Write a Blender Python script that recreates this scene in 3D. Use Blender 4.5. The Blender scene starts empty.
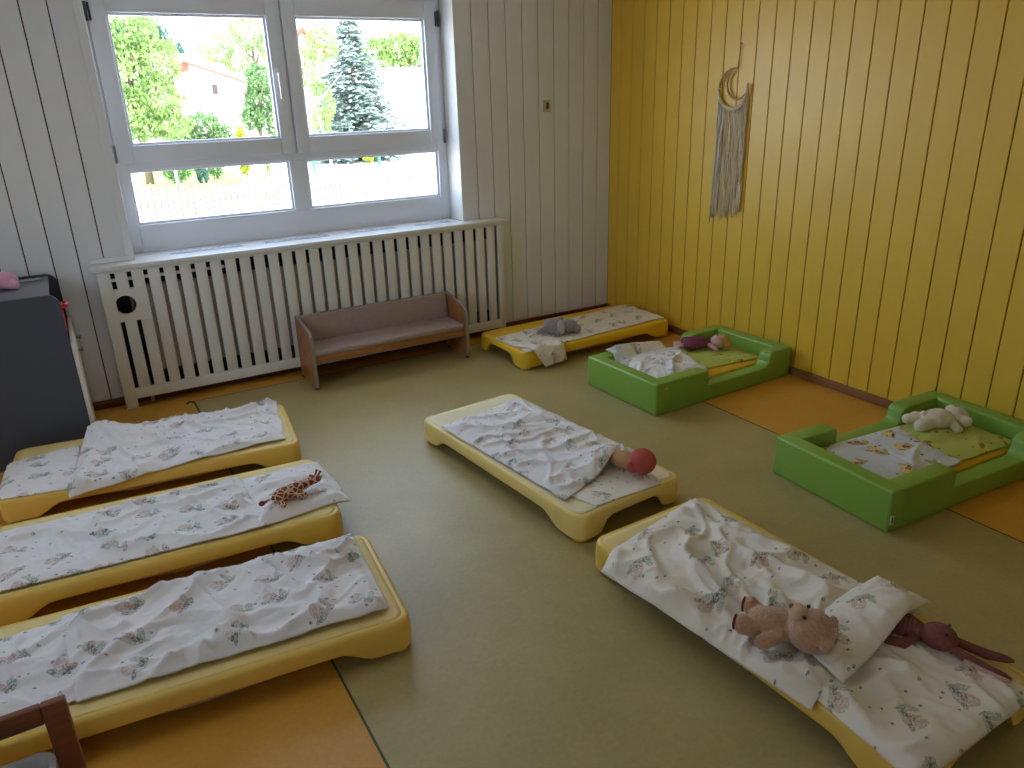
import bpy, bmesh, math, random
from mathutils import Vector, Matrix, noise, Euler

random.seed(7)
PI = math.pi
sc = bpy.context.scene
COL = sc.collection

# ------------------------------------------------------------------ helpers
def lin(c):
    return tuple((v / 12.92 if v <= 0.04045 else ((v + 0.055) / 1.055) ** 2.4) for v in c)

def rgb(r, g, b):
    return lin((r / 255, g / 255, b / 255)) + (1.0,)

class NT:
    """tiny node-tree helper"""
    def __init__(s, m):
        m.use_nodes = True
        s.t = m.node_tree
        s.b = s.t.nodes.get('Principled BSDF')
        s.out = [n for n in s.t.nodes if n.type == 'OUTPUT_MATERIAL'][0]
    def n(s, typ, **kw):
        x = s.t.nodes.new(typ)
        for k, v in kw.items():
            setattr(x, k, v)
        return x
    def l(s, a, b):
        s.t.links.new(a, b)
    def math(s, op, a, b=None, c=None, clamp=False):
        x = s.n('ShaderNodeMath', operation=op)
        x.use_clamp = clamp
        for i, v in enumerate((a, b, c)):
            if v is None: continue
            if isinstance(v, (int, float)): x.inputs[i].default_value = v
            else: s.l(v, x.inputs[i])
        return x.outputs[0]
    def mix(s, fac, a, b):
        x = s.n('ShaderNodeMix', data_type='RGBA')
        for i, v in ((0, fac), (6, a), (7, b)):
            if isinstance(v, (int, float)): x.inputs[i].default_value = v
            elif isinstance(v, tuple): x.inputs[i].default_value = v
            else: s.l(v, x.inputs[i])
        return x.outputs[2]
    def noise(s, scale, detail=3, rough=0.5, vec=None):
        x = s.n('ShaderNodeTexNoise')
        x.inputs['Scale'].default_value = scale
        x.inputs['Detail'].default_value = detail
        x.inputs['Roughness'].default_value = rough
        if vec is not None: s.l(vec, x.inputs['Vector'])
        return x.outputs['Fac']
    def obj(s):
        return s.n('ShaderNodeTexCoord').outputs['Object']
    def uv(s):
        return s.n('ShaderNodeTexCoord').outputs['UV']
    def ramp(s, fac, stops):
        x = s.n('ShaderNodeValToRGB')
        e = x.color_ramp.elements
        while len(e) < len(stops): e.new(0.5)
        for i, (p, c) in enumerate(stops):
            e[i].position = p; e[i].color = c
        s.l(fac, x.inputs[0])
        return x.outputs[0]
    def bump(s, h, strength, dist=0.01):
        x = s.n('ShaderNodeBump')
        x.inputs['Strength'].default_value = strength
        x.inputs['Distance'].default_value = dist
        s.l(h, x.inputs['Height'])
        s.l(x.outputs[0], s.b.inputs['Normal'])

def mat(name, col, rough=0.5, spec=0.5, var=0.0, vscale=8, bump=0.0, bscale=60, metal=0.0, sheen=0.0, bdist=0.004):
    m = bpy.data.materials.new(name)
    t = NT(m)
    t.b.inputs['Roughness'].default_value = rough
    t.b.inputs['Specular IOR Level'].default_value = spec
    t.b.inputs['Metallic'].default_value = metal
    if sheen:
        t.b.inputs['Sheen Weight'].default_value = sheen
    if var > 0:
        o = t.obj()
        f = t.noise(vscale, 4, 0.55, o)
        a = tuple(max(0, c * (1 - var)) for c in col[:3]) + (1,)
        b = tuple(min(1, c * (1 + var)) for c in col[:3]) + (1,)
        t.l(t.ramp(f, [(0.3, a), (0.7, b)]), t.b.inputs['Base Color'])
    else:
        t.b.inputs['Base Color'].default_value = col
    if bump > 0:
        o = t.obj()
        t.bump(t.noise(bscale, 3, 0.6, o), bump, bdist)
    return m

def wood(name, c1, c2, scale=6.0, axis=0, rough=0.4):
    m = bpy.data.materials.new(name)
    t = NT(m)
    mp = t.n('ShaderNodeMapping')
    s = [scale * 5] * 3; s[axis] = scale * 0.5
    mp.inputs['Scale'].default_value = s
    t.l(t.obj(), mp.inputs['Vector'])
    f = t.noise(1.0, 5, 0.6, mp.outputs[0])
    t.l(t.ramp(f, [(0.35, c1), (0.65, c2)]), t.b.inputs['Base Color'])
    t.b.inputs['Roughness'].default_value = rough
    t.bump(f, 0.05)
    return m

# ------------------------------------------------------------------ mesh helpers
def new_mesh(name, bm, m=None, parent=None, smooth=False, mats=None):
    me = bpy.data.meshes.new(name)
    bm.normal_update()
    bm.to_mesh(me); bm.free()
    for x in (mats or ([m] if m else [])): me.materials.append(x)
    if smooth:
        for p in me.polygons: p.use_smooth = True
    o = bpy.data.objects.new(name, me)
    COL.objects.link(o)
    if parent is not None: o.parent = parent
    return o

def auto_smooth(o, ang=40):
    me = o.data
    for p in me.polygons: p.use_smooth = True
    me.set_sharp_from_angle(angle=math.radians(ang))
    return o

def empty(name, loc=(0, 0, 0), rz=0.0):
    o = bpy.data.objects.new(name, None)
    o.location = loc; o.rotation_euler = (0, 0, rz)
    o.empty_display_size = 0.1
    COL.objects.link(o)
    return o

def tag(o, label=None, cat=None, group=None, kind=None):
    if label: o['label'] = label
    if cat: o['category'] = cat
    if group: o['group'] = group
    if kind: o['kind'] = kind
    return o

def thing(name, label, cat, loc=(0, 0, 0), rz=0.0, group=None):
    return tag(empty(name, loc, rz), label, cat, group)

def merge(dst, src):
    """append bmesh src to dst, free src"""
    me = bpy.data.meshes.new('tmp')
    src.to_mesh(me); src.free()
    dst.from_mesh(me)
    bpy.data.meshes.remove(me)

def add_box(bm, lo, hi, bevel=0.0, seg=2, mtx=None, mi=0):
    t = bmesh.new()
    bmesh.ops.create_cube(t, size=1.0)
    c = [(a + b) / 2 for a, b in zip(lo, hi)]; s = [abs(b - a) for a, b in zip(lo, hi)]
    for v in t.verts:
        v.co = Vector((c[0] + v.co.x * s[0], c[1] + v.co.y * s[1], c[2] + v.co.z * s[2]))
    if bevel > 0:
        bmesh.ops.bevel(t, geom=t.edges[:], offset=min(bevel, 0.49 * min(s)), segments=seg, profile=0.5, affect='EDGES')
    if mtx is not None: bmesh.ops.transform(t, matrix=mtx, verts=t.verts)
    for f in t.faces: f.material_index = mi
    merge(bm, t)

def box_obj(name, lo, hi, m, parent=None, bevel=0.0, seg=2, mtx=None):
    bm = bmesh.new(); add_box(bm, lo, hi, bevel, seg, mtx)
    o = new_mesh(name, bm, m, parent)
    if bevel > 0: auto_smooth(o, 35)
    return o

def add_prism(bm, pts, d0, d1, plane='xz', bevel=0.0, seg=2, mi=0):
    """polygon pts (a,b) in plane, extruded from d0 to d1 along the third axis"""
    t = bmesh.new()
    def P(a, b, d):
        return {'xz': (a, d, b), 'yz': (d, a, b), 'xy': (a, b, d)}[plane]
    v0 = [t.verts.new(P(a, b, d0)) for a, b in pts]
    v1 = [t.verts.new(P(a, b, d1)) for a, b in pts]
    n = len(pts)
    t.faces.new(v0); t.faces.new(v1[::-1])
    for i in range(n):
        t.faces.new((v0[i], v1[i], v1[(i + 1) % n], v0[(i + 1) % n]))
    bmesh.ops.recalc_face_normals(t, faces=t.faces)
    if bevel > 0:
        eds = [e for e in t.edges if e.calc_face_angle(0) > 0.5]
        bmesh.ops.bevel(t, geom=eds, offset=bevel, segments=seg, profile=0.5, affect='EDGES')
    for f in t.faces: f.material_index = mi
    merge(bm, t)

def tube(bm, pts, radii, n=8, cap=True):
    pts = [Vector(p) for p in pts]
    if isinstance(radii, (int, float)): radii = [radii] * len(pts)
    rings = []
    up = Vector((0, 0, 1))
    for i, p in enumerate(pts):
        d = (pts[min(i + 1, len(pts) - 1)] - pts[max(i - 1, 0)]).normalized()
        a = d.cross(up)
        if a.length < 1e-3: a = d.cross(Vector((1, 0, 0)))
        a.normalize(); b = d.cross(a)
        rings.append([bm.verts.new(p + radii[i] * (math.cos(2 * PI * k / n) * a + math.sin(2 * PI * k / n) * b)) for k in range(n)])
    for r0, r1 in zip(rings, rings[1:]):
        for k in range(n):
            bm.faces.new((r0[k], r0[(k + 1) % n], r1[(k + 1) % n], r1[k]))
    if cap:
        bm.faces.new(rings[0][::-1]); bm.faces.new(rings[-1])

def add_ball(bm, c, r, rot=None, seg=20):
    if isinstance(r, (int, float)): r = (r, r, r)
    t = bmesh.new()
    bmesh.ops.create_uvsphere(t, u_segments=seg, v_segments=max(8, seg * 2 // 3), radius=1.0)
    M = Matrix.Translation(c) @ (Euler(rot).to_matrix().to_4x4() if rot else Matrix.Identity(4)) @ Matrix.Diagonal((r[0], r[1], r[2], 1))
    bmesh.ops.transform(t, matrix=M, verts=t.verts)
    merge(bm, t)

def limb(bm, p0, p1, r0, r1, n=7):
    """tapered capsule built of balls, meant to be fused by remesh"""
    p0, p1 = Vector(p0), Vector(p1)
    for i in range(n):
        t = i / (n - 1)
        add_ball(bm, p0.lerp(p1, t), r0 + (r1 - r0) * t, seg=14)

def plush(name, bm, m, parent, voxel=0.005, fuzz=0.0015, smooth_it=4):
    """fuse overlapping balls into one continuous skin"""
    o = new_mesh(name, bm, m, parent, smooth=True)
    rm = o.modifiers.new('fuse', 'REMESH'); rm.mode = 'VOXEL'; rm.voxel_size = voxel; rm.use_smooth_shade = True
    s = o.modifiers.new('soft', 'SMOOTH'); s.factor = 0.6; s.iterations = smooth_it
    if fuzz > 0:
        tx = bpy.data.textures.get('fuzz') or bpy.data.textures.new('fuzz', 'CLOUDS')
        tx.noise_scale = 0.008
        d = o.modifiers.new('fuzz', 'DISPLACE'); d.texture = tx; d.strength = fuzz * 2; d.texture_coords = 'GLOBAL'; d.mid_level = 0.5
    return o

def ball_obj(name, c, r, m, parent, rot=None, seg=20):
    bm = bmesh.new(); add_ball(bm, c, r, rot, seg)
    return new_mesh(name, bm, m, parent, smooth=True)

def tube_obj(name, pts, r, m, parent, n=8):
    bm = bmesh.new(); tube(bm, pts, r, n)
    return new_mesh(name, bm, m, parent, smooth=True)

# ------------------------------------------------------------------ materials
def plank_mat(name, col, rough, spec, var, coat=0.0):
    m = mat(name, col, rough, spec, var, 3.0, 0.06, 14)
    if coat:
        NT(m).b.inputs['Coat Weight'].default_value = coat
        NT(m).b.inputs['Coat Roughness'].default_value = 0.35
    return m

M_white = plank_mat('white_painted_boards', rgb(226, 227, 228), 0.45, 0.4, 0.02)
M_yellow = plank_mat('yellow_painted_boards', rgb(232, 188, 56), 0.40, 0.7, 0.03)
M_gap = mat('bare_wood_gap', rgb(78, 52, 32), 0.9, 0.1)
M_gloss = mat('white_gloss_paint', rgb(226, 224, 220), 0.3, 0.5)
M_cover = mat('cream_gloss_paint', rgb(230, 228, 222), 0.35, 0.5, 0.015, 5)
M_pvc = mat('white_window_plastic', rgb(222, 224, 230), 0.28, 0.5)
M_plaster = mat('white_plaster', rgb(232, 230, 225), 0.8, 0.2, 0.02, 10, 0.05, 90)
M_ceiling = mat('ceiling_paint', rgb(238, 238, 236), 0.9, 0.1, 0.02)
M_red_base = wood('red_brown_baseboard', rgb(84, 36, 22), rgb(110, 52, 30), 3)
M_brown_base = wood('brown_baseboard', rgb(126, 82, 50), rgb(148, 100, 62), 3, 1)

def lino(name, c1, c2, rough):
    m = bpy.data.materials.new(name)
    t = NT(m)
    o = t.obj()
    f = t.noise(3.0, 4, 0.6, o)
    g = t.noise(55.0, 3, 0.7, o)
    k = t.math('ADD', t.math('MULTIPLY', f, 0.55), t.math('MULTIPLY', g, 0.45))
    t.l(t.ramp(k, [(0.36, c1), (0.64, c2)]), t.b.inputs['Base Color'])
    t.b.inputs['Roughness'].default_value = rough
    t.b.inputs['Specular IOR Level'].default_value = 0.5
    t.bump(t.noise(38, 2, 0.5, o), 0.04, 0.003)
    return m
M_olive = lino('olive_linoleum', rgb(168, 150, 94), rgb(182, 164, 108), 0.44)
M_orange = lino('orange_linoleum', rgb(204, 146, 48), rgb(218, 160, 62), 0.44)
M_seam = mat('dark_green_weld', rgb(52, 82, 44), 0.6)
M_seam_dark = mat('dark_weld', rgb(66, 58, 30), 0.7)

M_frame_y = [mat('yellow_cot_plastic', rgb(236, 196, 92), 0.42, 0.45, 0.02, 4),
             mat('cream_yellow_cot_plastic', rgb(240, 212, 128), 0.42, 0.45, 0.02, 4),
             mat('strong_yellow_cot_plastic', rgb(240, 194, 50), 0.42, 0.45, 0.02, 4)]
M_top = [mat('skylit_yellow_cot_canvas', rgb(238, 212, 140), 0.7, 0.3, 0.02, 30, 0.08, 300), mat('skylit_cream_cot_canvas', rgb(240, 226, 184), 0.7, 0.3, 0.02, 30, 0.08, 300), mat('strong_yellow_cot_canvas', rgb(238, 190, 56), 0.7, 0.3, 0.02, 30, 0.08, 300)]  # yellow and cream tops painted paler than their frames, for the skylight
M_sling = mat('pale_sling_fabric', rgb(226, 214, 180), 0.8, 0.2)
M_foot = {'red': mat('red_rubber_foot', rgb(176, 36, 30), 0.5), 'blue': mat('blue_rubber_foot', rgb(20, 60, 150), 0.5),
          'yellow': mat('yellow_rubber_foot', rgb(214, 172, 60), 0.5)}
M_green = mat('green_leatherette', rgb(134, 174, 70), 0.36, 0.5, 0.02, 6, 0.05, 220)
M_mattress = mat('yellow_mattress_cover', rgb(226, 186, 54), 0.8, 0.2, 0.03)

def print_fabric(name, base, blob1, blob2, blob3, dot, cell=0.150, dense=0.22, warm=None, strength=1.0):
    """white cotton with small scattered figures: a tan tuft on a green tuft with dark specks, and loose dots"""
    m = bpy.data.materials.new(name)
    t = NT(m)
    uv = t.uv()
    wn = t.n('ShaderNodeTexNoise'); wn.inputs['Scale'].default_value = 38; wn.inputs['Detail'].default_value = 3
    t.l(uv, wn.inputs['Vector'])
    def layer(scale, rnd=0.55):
        v = t.n('ShaderNodeTexVoronoi', voronoi_dimensions='2D', feature='F1')
        v.inputs['Scale'].default_value = scale
        v.inputs['Randomness'].default_value = rnd
        t.l(uv, v.inputs['Vector'])
        d = t.n('ShaderNodeVectorMath', operation='SUBTRACT')
        t.l(uv, d.inputs[0]); t.l(v.outputs['Position'], d.inputs[1])
        s = t.n('ShaderNodeVectorMath', operation='SCALE'); s.inputs['Scale'].default_value = scale
        t.l(d.outputs[0], s.inputs[0])
        x = t.n('ShaderNodeSeparateXYZ'); t.l(s.outputs[0], x.inputs[0])
        c = t.n('ShaderNodeSeparateColor'); t.l(v.outputs['Color'], c.inputs[0])
        return x.outputs[0], x.outputs[1], c.outputs
    nz = t.math('MULTIPLY', t.math('SUBTRACT', wn.outputs['Fac'], 0.5), 0.30)
    def ell(x, y, cx, cy, rx, ry):
        a = t.math('DIVIDE', t.math('SUBTRACT', x, cx), rx); b = t.math('DIVIDE', t.math('SUBTRACT', y, cy), ry)
        r = t.math('SQRT', t.math('ADD', t.math('MULTIPLY', a, a), t.math('MULTIPLY', b, b)))
        r = t.math('ADD', r, t.math('MULTIPLY', nz, 3.2))
        return t.math('LESS_THAN', r, 1.0)
    X, Y, C = layer(1 / cell)
    an = t.math('MULTIPLY', t.math('SUBTRACT', C[2], 0.5), 2.2)
    cs, sn = t.math('COSINE', an), t.math('SINE', an)
    X, Y = t.math('SUBTRACT', t.math('MULTIPLY', X, cs), t.math('MULTIPLY', Y, sn)), t.math('ADD', t.math('MULTIPLY', X, sn), t.math('MULTIPLY', Y, cs))
    sp = t.n('ShaderNodeTexNoise'); sp.inputs['Scale'].default_value = 150; sp.inputs['Detail'].default_value = 2
    t.l(uv, sp.inputs['Vector'])
    brk = t.math('ADD', 0.35, t.math('MULTIPLY', t.math('GREATER_THAN', sp.outputs['Fac'], 0.47), 0.75))
    on = t.math('GREATER_THAN', C[0], dense)
    col = base
    def put(col, mask, c, amt=1.0):
        return t.mix(t.math('MULTIPLY', t.math('MULTIPLY', t.math('MULTIPLY', mask, on), brk), amt * strength, clamp=True), col, c)
    col = put(col, ell(X, Y, 0.10, -0.13, 0.30, 0.085), blob2, 0.42)
    col = put(col, ell(X, Y, 0.25, -0.02, 0.08, 0.20), blob2, 0.45)
    col = put(col, ell(X, Y, -0.06, 0.06, 0.16, 0.15), blob1, 0.42)
    col = put(col, ell(X, Y, 0.05, -0.03, 0.09, 0.07), blob3, 0.4)
    col = put(col, ell(X, Y, -0.20, -0.10, 0.10, 0.05), dot, 0.5)
    col = put(col, ell(X, Y, 0.14, -0.11, 0.09, 0.05), dot, 0.5)
    X2, Y2, C2 = layer(1 / (cell * 0.42), 0.9)
    on = t.math('GREATER_THAN', C2[1], 0.5)
    col = put(col, ell(X2, Y2, 0, 0, 0.10, 0.07), dot, 0.65)
    t.l(col, t.b.inputs['Base Color'])
    t.b.inputs['Roughness'].default_value = 0.8
    t.b.inputs['Specular IOR Level'].default_value = 0.2
    t.b.inputs['Sheen Weight'].default_value = 0.15
    t.bump(t.noise(75, 4, 0.6, uv), 0.12, 0.004)
    return m
M_print = print_fabric('white_printed_cotton', rgb(236, 230, 224), rgb(176, 128, 84), rgb(104, 128, 92), rgb(160, 84, 76), rgb(62, 56, 78))
M_print_warm = print_fabric('ivory_printed_cotton', rgb(236, 226, 208), rgb(170, 116, 70), rgb(104, 132, 92), rgb(150, 74, 62), rgb(58, 52, 74), cell=0.160)
M_print_bold = print_fabric('bold_printed_cotton', rgb(214, 218, 222), rgb(232, 196, 40), rgb(176, 176, 60), rgb(150, 30, 50), rgb(140, 24, 44), cell=0.17, dense=0.10, strength=2.2)
M_print_green = print_fabric('green_printed_cotton', rgb(190, 200, 92), rgb(206, 200, 40), rgb(206, 206, 90), rgb(150, 40, 50), rgb(140, 34, 44), cell=0.17, dense=0.3, strength=1.7)

M_glass = bpy.data.materials.new('window_glass')
def _glass():
    t = NT(M_glass)
    tr = t.n('ShaderNodeBsdfTransparent'); gl = t.n('ShaderNodeBsdfGlossy'); gl.inputs['Roughness'].default_value = 0.02
    lw = t.n('ShaderNodeLayerWeight'); fr = t.math('ADD', 0.035, t.math('MULTIPLY', t.math('POWER', lw.outputs['Facing'], 5.0), 0.9))
    mx = t.n('ShaderNodeMixShader')
    tr.inputs['Color'].default_value = (0.97, 0.98, 0.98, 1)
    t.l(fr, mx.inputs[0]); t.l(tr.outputs[0], mx.inputs[1]); t.l(gl.outputs[0], mx.inputs[2])
    t.l(mx.outputs[0], t.out.inputs['Surface'])
_glass()

# ------------------------------------------------------------------ camera
f_px, yaw, pitch, roll = 753.5211, 0.5221, 0.3670, -0.0303
F = Vector((math.sin(yaw) * math.cos(pitch), math.cos(yaw) * math.cos(pitch), -math.sin(pitch)))
R = Vector((math.cos(yaw), -math.sin(yaw), 0)); U = R.cross(F)
R2 = math.cos(roll) * R + math.sin(roll) * U
U2 = -math.sin(roll) * R + math.cos(roll) * U
cam = bpy.data.cameras.new('camera')
cam.sensor_width = 36; cam.lens = f_px / 1024 * 36; cam.clip_start = 0.05; cam.clip_end = 400
cam_o = bpy.data.objects.new('camera', cam); COL.objects.link(cam_o)
cam_o.matrix_world = Matrix(((R2.x, U2.x, -F.x, -3.8449), (R2.y, U2.y, -F.y, -5.0107), (R2.z, U2.z, -F.z, 1.7428), (0, 0, 0, 1)))
sc.camera = cam_o

# ------------------------------------------------------------------ room shell
XL, YF, ZC = -5.6, -6.6, 2.75          # left wall, wall behind the camera, ceiling
WX0, WX1, WZ0, WZ1 = -3.545, -1.322, 0.885, 2.44   # window opening
def planks(bm, a0, a1, z0, z1, first, pitch, plane, at, sgn, gap=0.0062, th=0.014):
    """vertical boards with small gaps; faces stand proud of the backing"""
    g = []
    k = math.floor((a0 - first) / pitch) - 1
    while True:
        x0 = first + k * pitch; x1 = x0 + pitch
        k += 1
        if x1 <= a0 + 0.004: continue
        if x0 >= a1 - 0.004: break
        g.append((max(x0 + gap / 2, a0), min(x1 - gap / 2, a1)))
    for x0, x1 in g:
        if plane == 'y': add_box(bm, (x0, at, z0), (x1, at - sgn * th, z1), 0.0018, 1, mi=0)
        else: add_box(bm, (at, x0, z0), (at - sgn * th, x1, z1), 0.0018, 1, mi=0)

bm = bmesh.new()
pr, pl = -0.1245, -3.6975
PT = 0.014
planks(bm, WX1, 0.0, 0.05, ZC, pr, 0.1342, 'y', PT, 1)
planks(bm, -3.5, WX1, 0.05, WZ0 - 0.03, pr, 0.1342, 'y', PT, 1)
planks(bm, XL, WX0, 0.05, ZC, pl, 0.1295, 'y', PT, 1)
planks(bm, WX0, WX1, WZ1, ZC, pr, 0.1342, 'y', PT, 1)
for lo, hi in (((XL - .2, PT, -0.9), (WX0, 0.40, ZC + .3)), ((WX1, PT, -0.9), (0.2, 0.40, ZC + .3)),
               ((WX0, PT, -0.9), (WX1, 0.40, WZ0 - 0.03)), ((WX0, PT, WZ1), (WX1, 0.40, ZC + .3))):
    add_box(bm, lo, hi, mi=1)
o = new_mesh('wall_back', bm, mats=[M_white, M_gap]); tag(o, 'white painted vertical board wall around the window', 'wall', kind='structure')

# plaster reveals lining the opening
bm = bmesh.new()
add_box(bm, (WX0, 0.0, WZ0), (WX0 + 0.012, 0.40, WZ1)); add_box(bm, (WX1 - 0.012, 0.0, WZ0), (WX1, 0.40, WZ1)); add_box(bm, (WX0, 0.0, WZ1 - 0.012), (WX1, 0.40, WZ1))
o = new_mesh('trim_1', bm, M_gloss); tag(o, 'white painted lining boards of the window opening', 'window reveal', kind='structure')
# slim architrave on the left of the window and small batten above the shelf
bm = bmesh.new()
add_box(bm, (WX0 - 0.035, -0.012, WZ0 + 0.03), (WX0 + 0.012, 0.0, ZC), 0.004)
add_box(bm, (-3.77, -0.014, WZ0), (WX0 + 0.012, 0.0, WZ0 + 0.03), 0.004)
o = new_mesh('trim_2', bm, M_white); tag(o, 'white wooden moulding left of the window', 'window trim', kind='structure')

bm = bmesh.new()
planks(bm, YF, 0.0, 0.05, ZC, -0.1165, 0.1325, 'x', PT, 1)
add_box(bm, (PT, YF - .2, -0.9), (0.2, 0.40, ZC + .3), mi=1)
o = new_mesh('wall_right', bm, mats=[M_yellow, M_gap]); tag(o, 'yellow painted vertical board wall', 'wall', kind='structure')
LW0, LW1, FW0, FW1, OZ0, OZ1 = -2.8, -2.0, -4.2, -3.9, 1.2, 2.3   # unseen openings added for fill light, left of and behind the camera
def holed(bm, plane, at, th, a0, a1, o0, o1):
    for p0, p1, z0, z1 in ((a0, o0, -.9, ZC + .3), (o1, a1, -.9, ZC + .3), (o0, o1, -.9, OZ0), (o0, o1, OZ1, ZC + .3)):
        if plane == 'x': add_box(bm, (at, p0, z0), (at + th, p1, z1))
        else: add_box(bm, (p0, at, z0), (p1, at + th, z1))
def fill_window(name, label, plane, at, o0, o1):
    bm = bmesh.new(); n = 1
    def B(p0, p1, z0, z1):
        if plane == 'x': add_box(bm, (at - .03, p0, z0), (at + .03, p1, z1), .004)
        else: add_box(bm, (p0, at - .03, z0), (p1, at + .03, z1), .004)
    B(o0, o1, OZ0, OZ0 + .08); B(o0, o1, OZ1 - .08, OZ1)
    for k in range(n + 1):
        c = o0 + (o1 - o0) * k / n; w = .05
        B(max(o0, c - w), min(o1, c + w), OZ0 + .08, OZ1 - .08)
    o = new_mesh(name, bm, M_pvc); tag(o, label, 'window', kind='structure')
bm = bmesh.new(); holed(bm, 'x', XL, -.2, YF - .2, .4, LW0, LW1)
o = new_mesh('wall_left', bm, M_plaster); tag(o, 'white wall left of the camera with an added fill-light opening', 'wall', kind='structure')
bm = bmesh.new(); holed(bm, 'y', YF, -.2, XL - .2, .2, FW0, FW1)
o = new_mesh('wall_front', bm, M_plaster); tag(o, 'white plaster wall opposite the window', 'wall', kind='structure')
fill_window('fill_window_left', 'added unseen fill-light window in the wall left of the camera', 'x', XL - .12, LW0, LW1)
fill_window('fill_window_rear', 'added unseen fill-light window in the wall behind the camera', 'y', YF - .12, FW0, FW1)
bm = bmesh.new(); add_box(bm, (XL - .2, YF - .2, ZC), (0.2, 0.4, ZC + 0.3))
o = new_mesh('ceiling', bm, M_ceiling); tag(o, 'plain white ceiling', 'ceiling', kind='structure')

# floor: olive field inside an orange border, welded seams
bm = bmesh.new()
mx0, mx1, my1 = -3.382, -0.790, -0.20
def quad(x0, y0, x1, y1, mi, z=0.0):
    f = bm.faces.new([bm.verts.new(p) for p in ((x0, y0, z), (x1, y0, z), (x1, y1, z), (x0, y1, z))]); f.material_index = mi
s = 0.004
quad(mx0 + s, YF, mx1 - s, my1 - s, 0)
quad(XL, YF, mx0 - s, PT, 1); quad(mx1 + s, YF, PT, PT, 1); quad(mx0 - s, my1 + s, mx1 + s, PT, 1)
quad(mx0 - s, YF, mx0 + s, my1 + s, 2); quad(mx1 - s, YF, mx1 + s, my1 + s, 3); quad(mx0 + s, my1 - s, mx1 - s, my1 + s, 3)
o = new_mesh('floor', bm, mats=[M_olive, M_orange, M_seam, M_seam_dark]); tag(o, 'olive linoleum floor with orange border strips', 'floor', kind='structure')
bm = bmesh.new(); add_box(bm, (XL - .2, YF - .2, -0.9), (0.2, 0.4, -0.01)); new_mesh('floor_slab', bm, M_plaster)
tag(bpy.data.objects['floor_slab'], 'concrete slab under the floor', 'floor', kind='structure')

def baseboard(name, lo, hi, m, label):
    o = box_obj(name, lo, hi, m, bevel=0.004); tag(o, label, 'baseboard', kind='structure')
baseboard('baseboard_back', (XL, PT, 0), (-0.014, -0.016, 0.05), M_red_base, 'dark red-brown skirting under the white boards')
baseboard('baseboard_right', (PT, YF, 0), (-0.014, 0, 0.05), M_brown_base, 'brown skirting under the yellow boards')

# green end of seam cord curling up in front of the radiator cover
bm = bmesh.new()
tube(bm, [(-3.382, -0.50, 0.002), (-3.385, -0.43, 0.004), (-3.388, -0.38, 0.012), (-3.392, -0.34, 0.03), (-3.40, -0.325, 0.042), (-3.425, -0.32, 0.045), (-3.44, -0.325, 0.036)], 0.006, 8)
tag(new_mesh('seam_cord', bm, M_seam, smooth=True), 'loose green end of floor seam curling up before the radiator cover', 'cord')

# ------------------------------------------------------------------ window
win = tag(empty('window_1', (0, 0, 0)), 'white plastic window with two sashes over two fixed panes', 'window', kind='structure')
FY0, FY1 = 0.205, 0.275
x0, x1 = WX0 + 0.012, WX1 - 0.012
zt = WZ1 - 0.012
xm = -2.437
gL0, gL1, gR0, gR1 = -3.462, -2.492, -2.378, -1.405
bm = bmesh.new()
add_box(bm, (x0, FY0, WZ0), (gL0, FY1, zt), .004); add_box(bm, (gR1, FY0, WZ0), (x1, FY1, zt), .004)
add_box(bm, (gL0, FY0, 2.32), (gR1, FY1, zt), .004)
add_box(bm, (gL0, FY0, WZ0), (gR1, FY1, 1.052), .004)
add_box(bm, (gL0, FY0, 1.375), (gR1, FY1, 1.45), .004)
add_box(bm, (gL1, FY0 - .001, 1.052), (gR0, FY1, 1.375), .004)
add_box(bm, (-2.47, FY0 + .001, 1.45), (-2.404, FY1, zt - 0.07), .004)
auto_smooth(new_mesh('window_frame', bm, M_pvc, win))
def beads(name, a0, a1, b0, b1, par, y0=0.226, w=0.014):
    bm = bmesh.new()
    for lo, hi in (((a0, y0, b0), (a0 + w, y0 + .03, b1)), ((a1 - w, y0, b0), (a1, y0 + .03, b1)), ((a0 + w, y0, b0), (a1 - w, y0 + .03, b0 + w)), ((a0 + w, y0, b1 - w), (a1 - w, y0 + .03, b1))):
        add_box(bm, lo, hi, .003)
    new_mesh(name, bm, M_pvc, par)
def pane(a0, a1, b0, b1, par):
    box_obj('pane', (a0, 0.248, b0), (a1, 0.254, b1), M_glass, par)
for a0, a1 in ((gL0, gL1), (gR0, gR1)):
    beads('glazing_bead', a0, a1, 1.052, 1.375, win); pane(a0 + .005, a1 - .005, 1.057, 1.37, win)
M_hinge = mat('dark_hinge', rgb(64, 66, 70), 0.4)
M_hinge_grey = mat('grey_hinge_cap', rgb(120, 122, 126), 0.4)
M_handle = mat('white_handle', rgb(226, 228, 232), 0.25)
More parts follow.
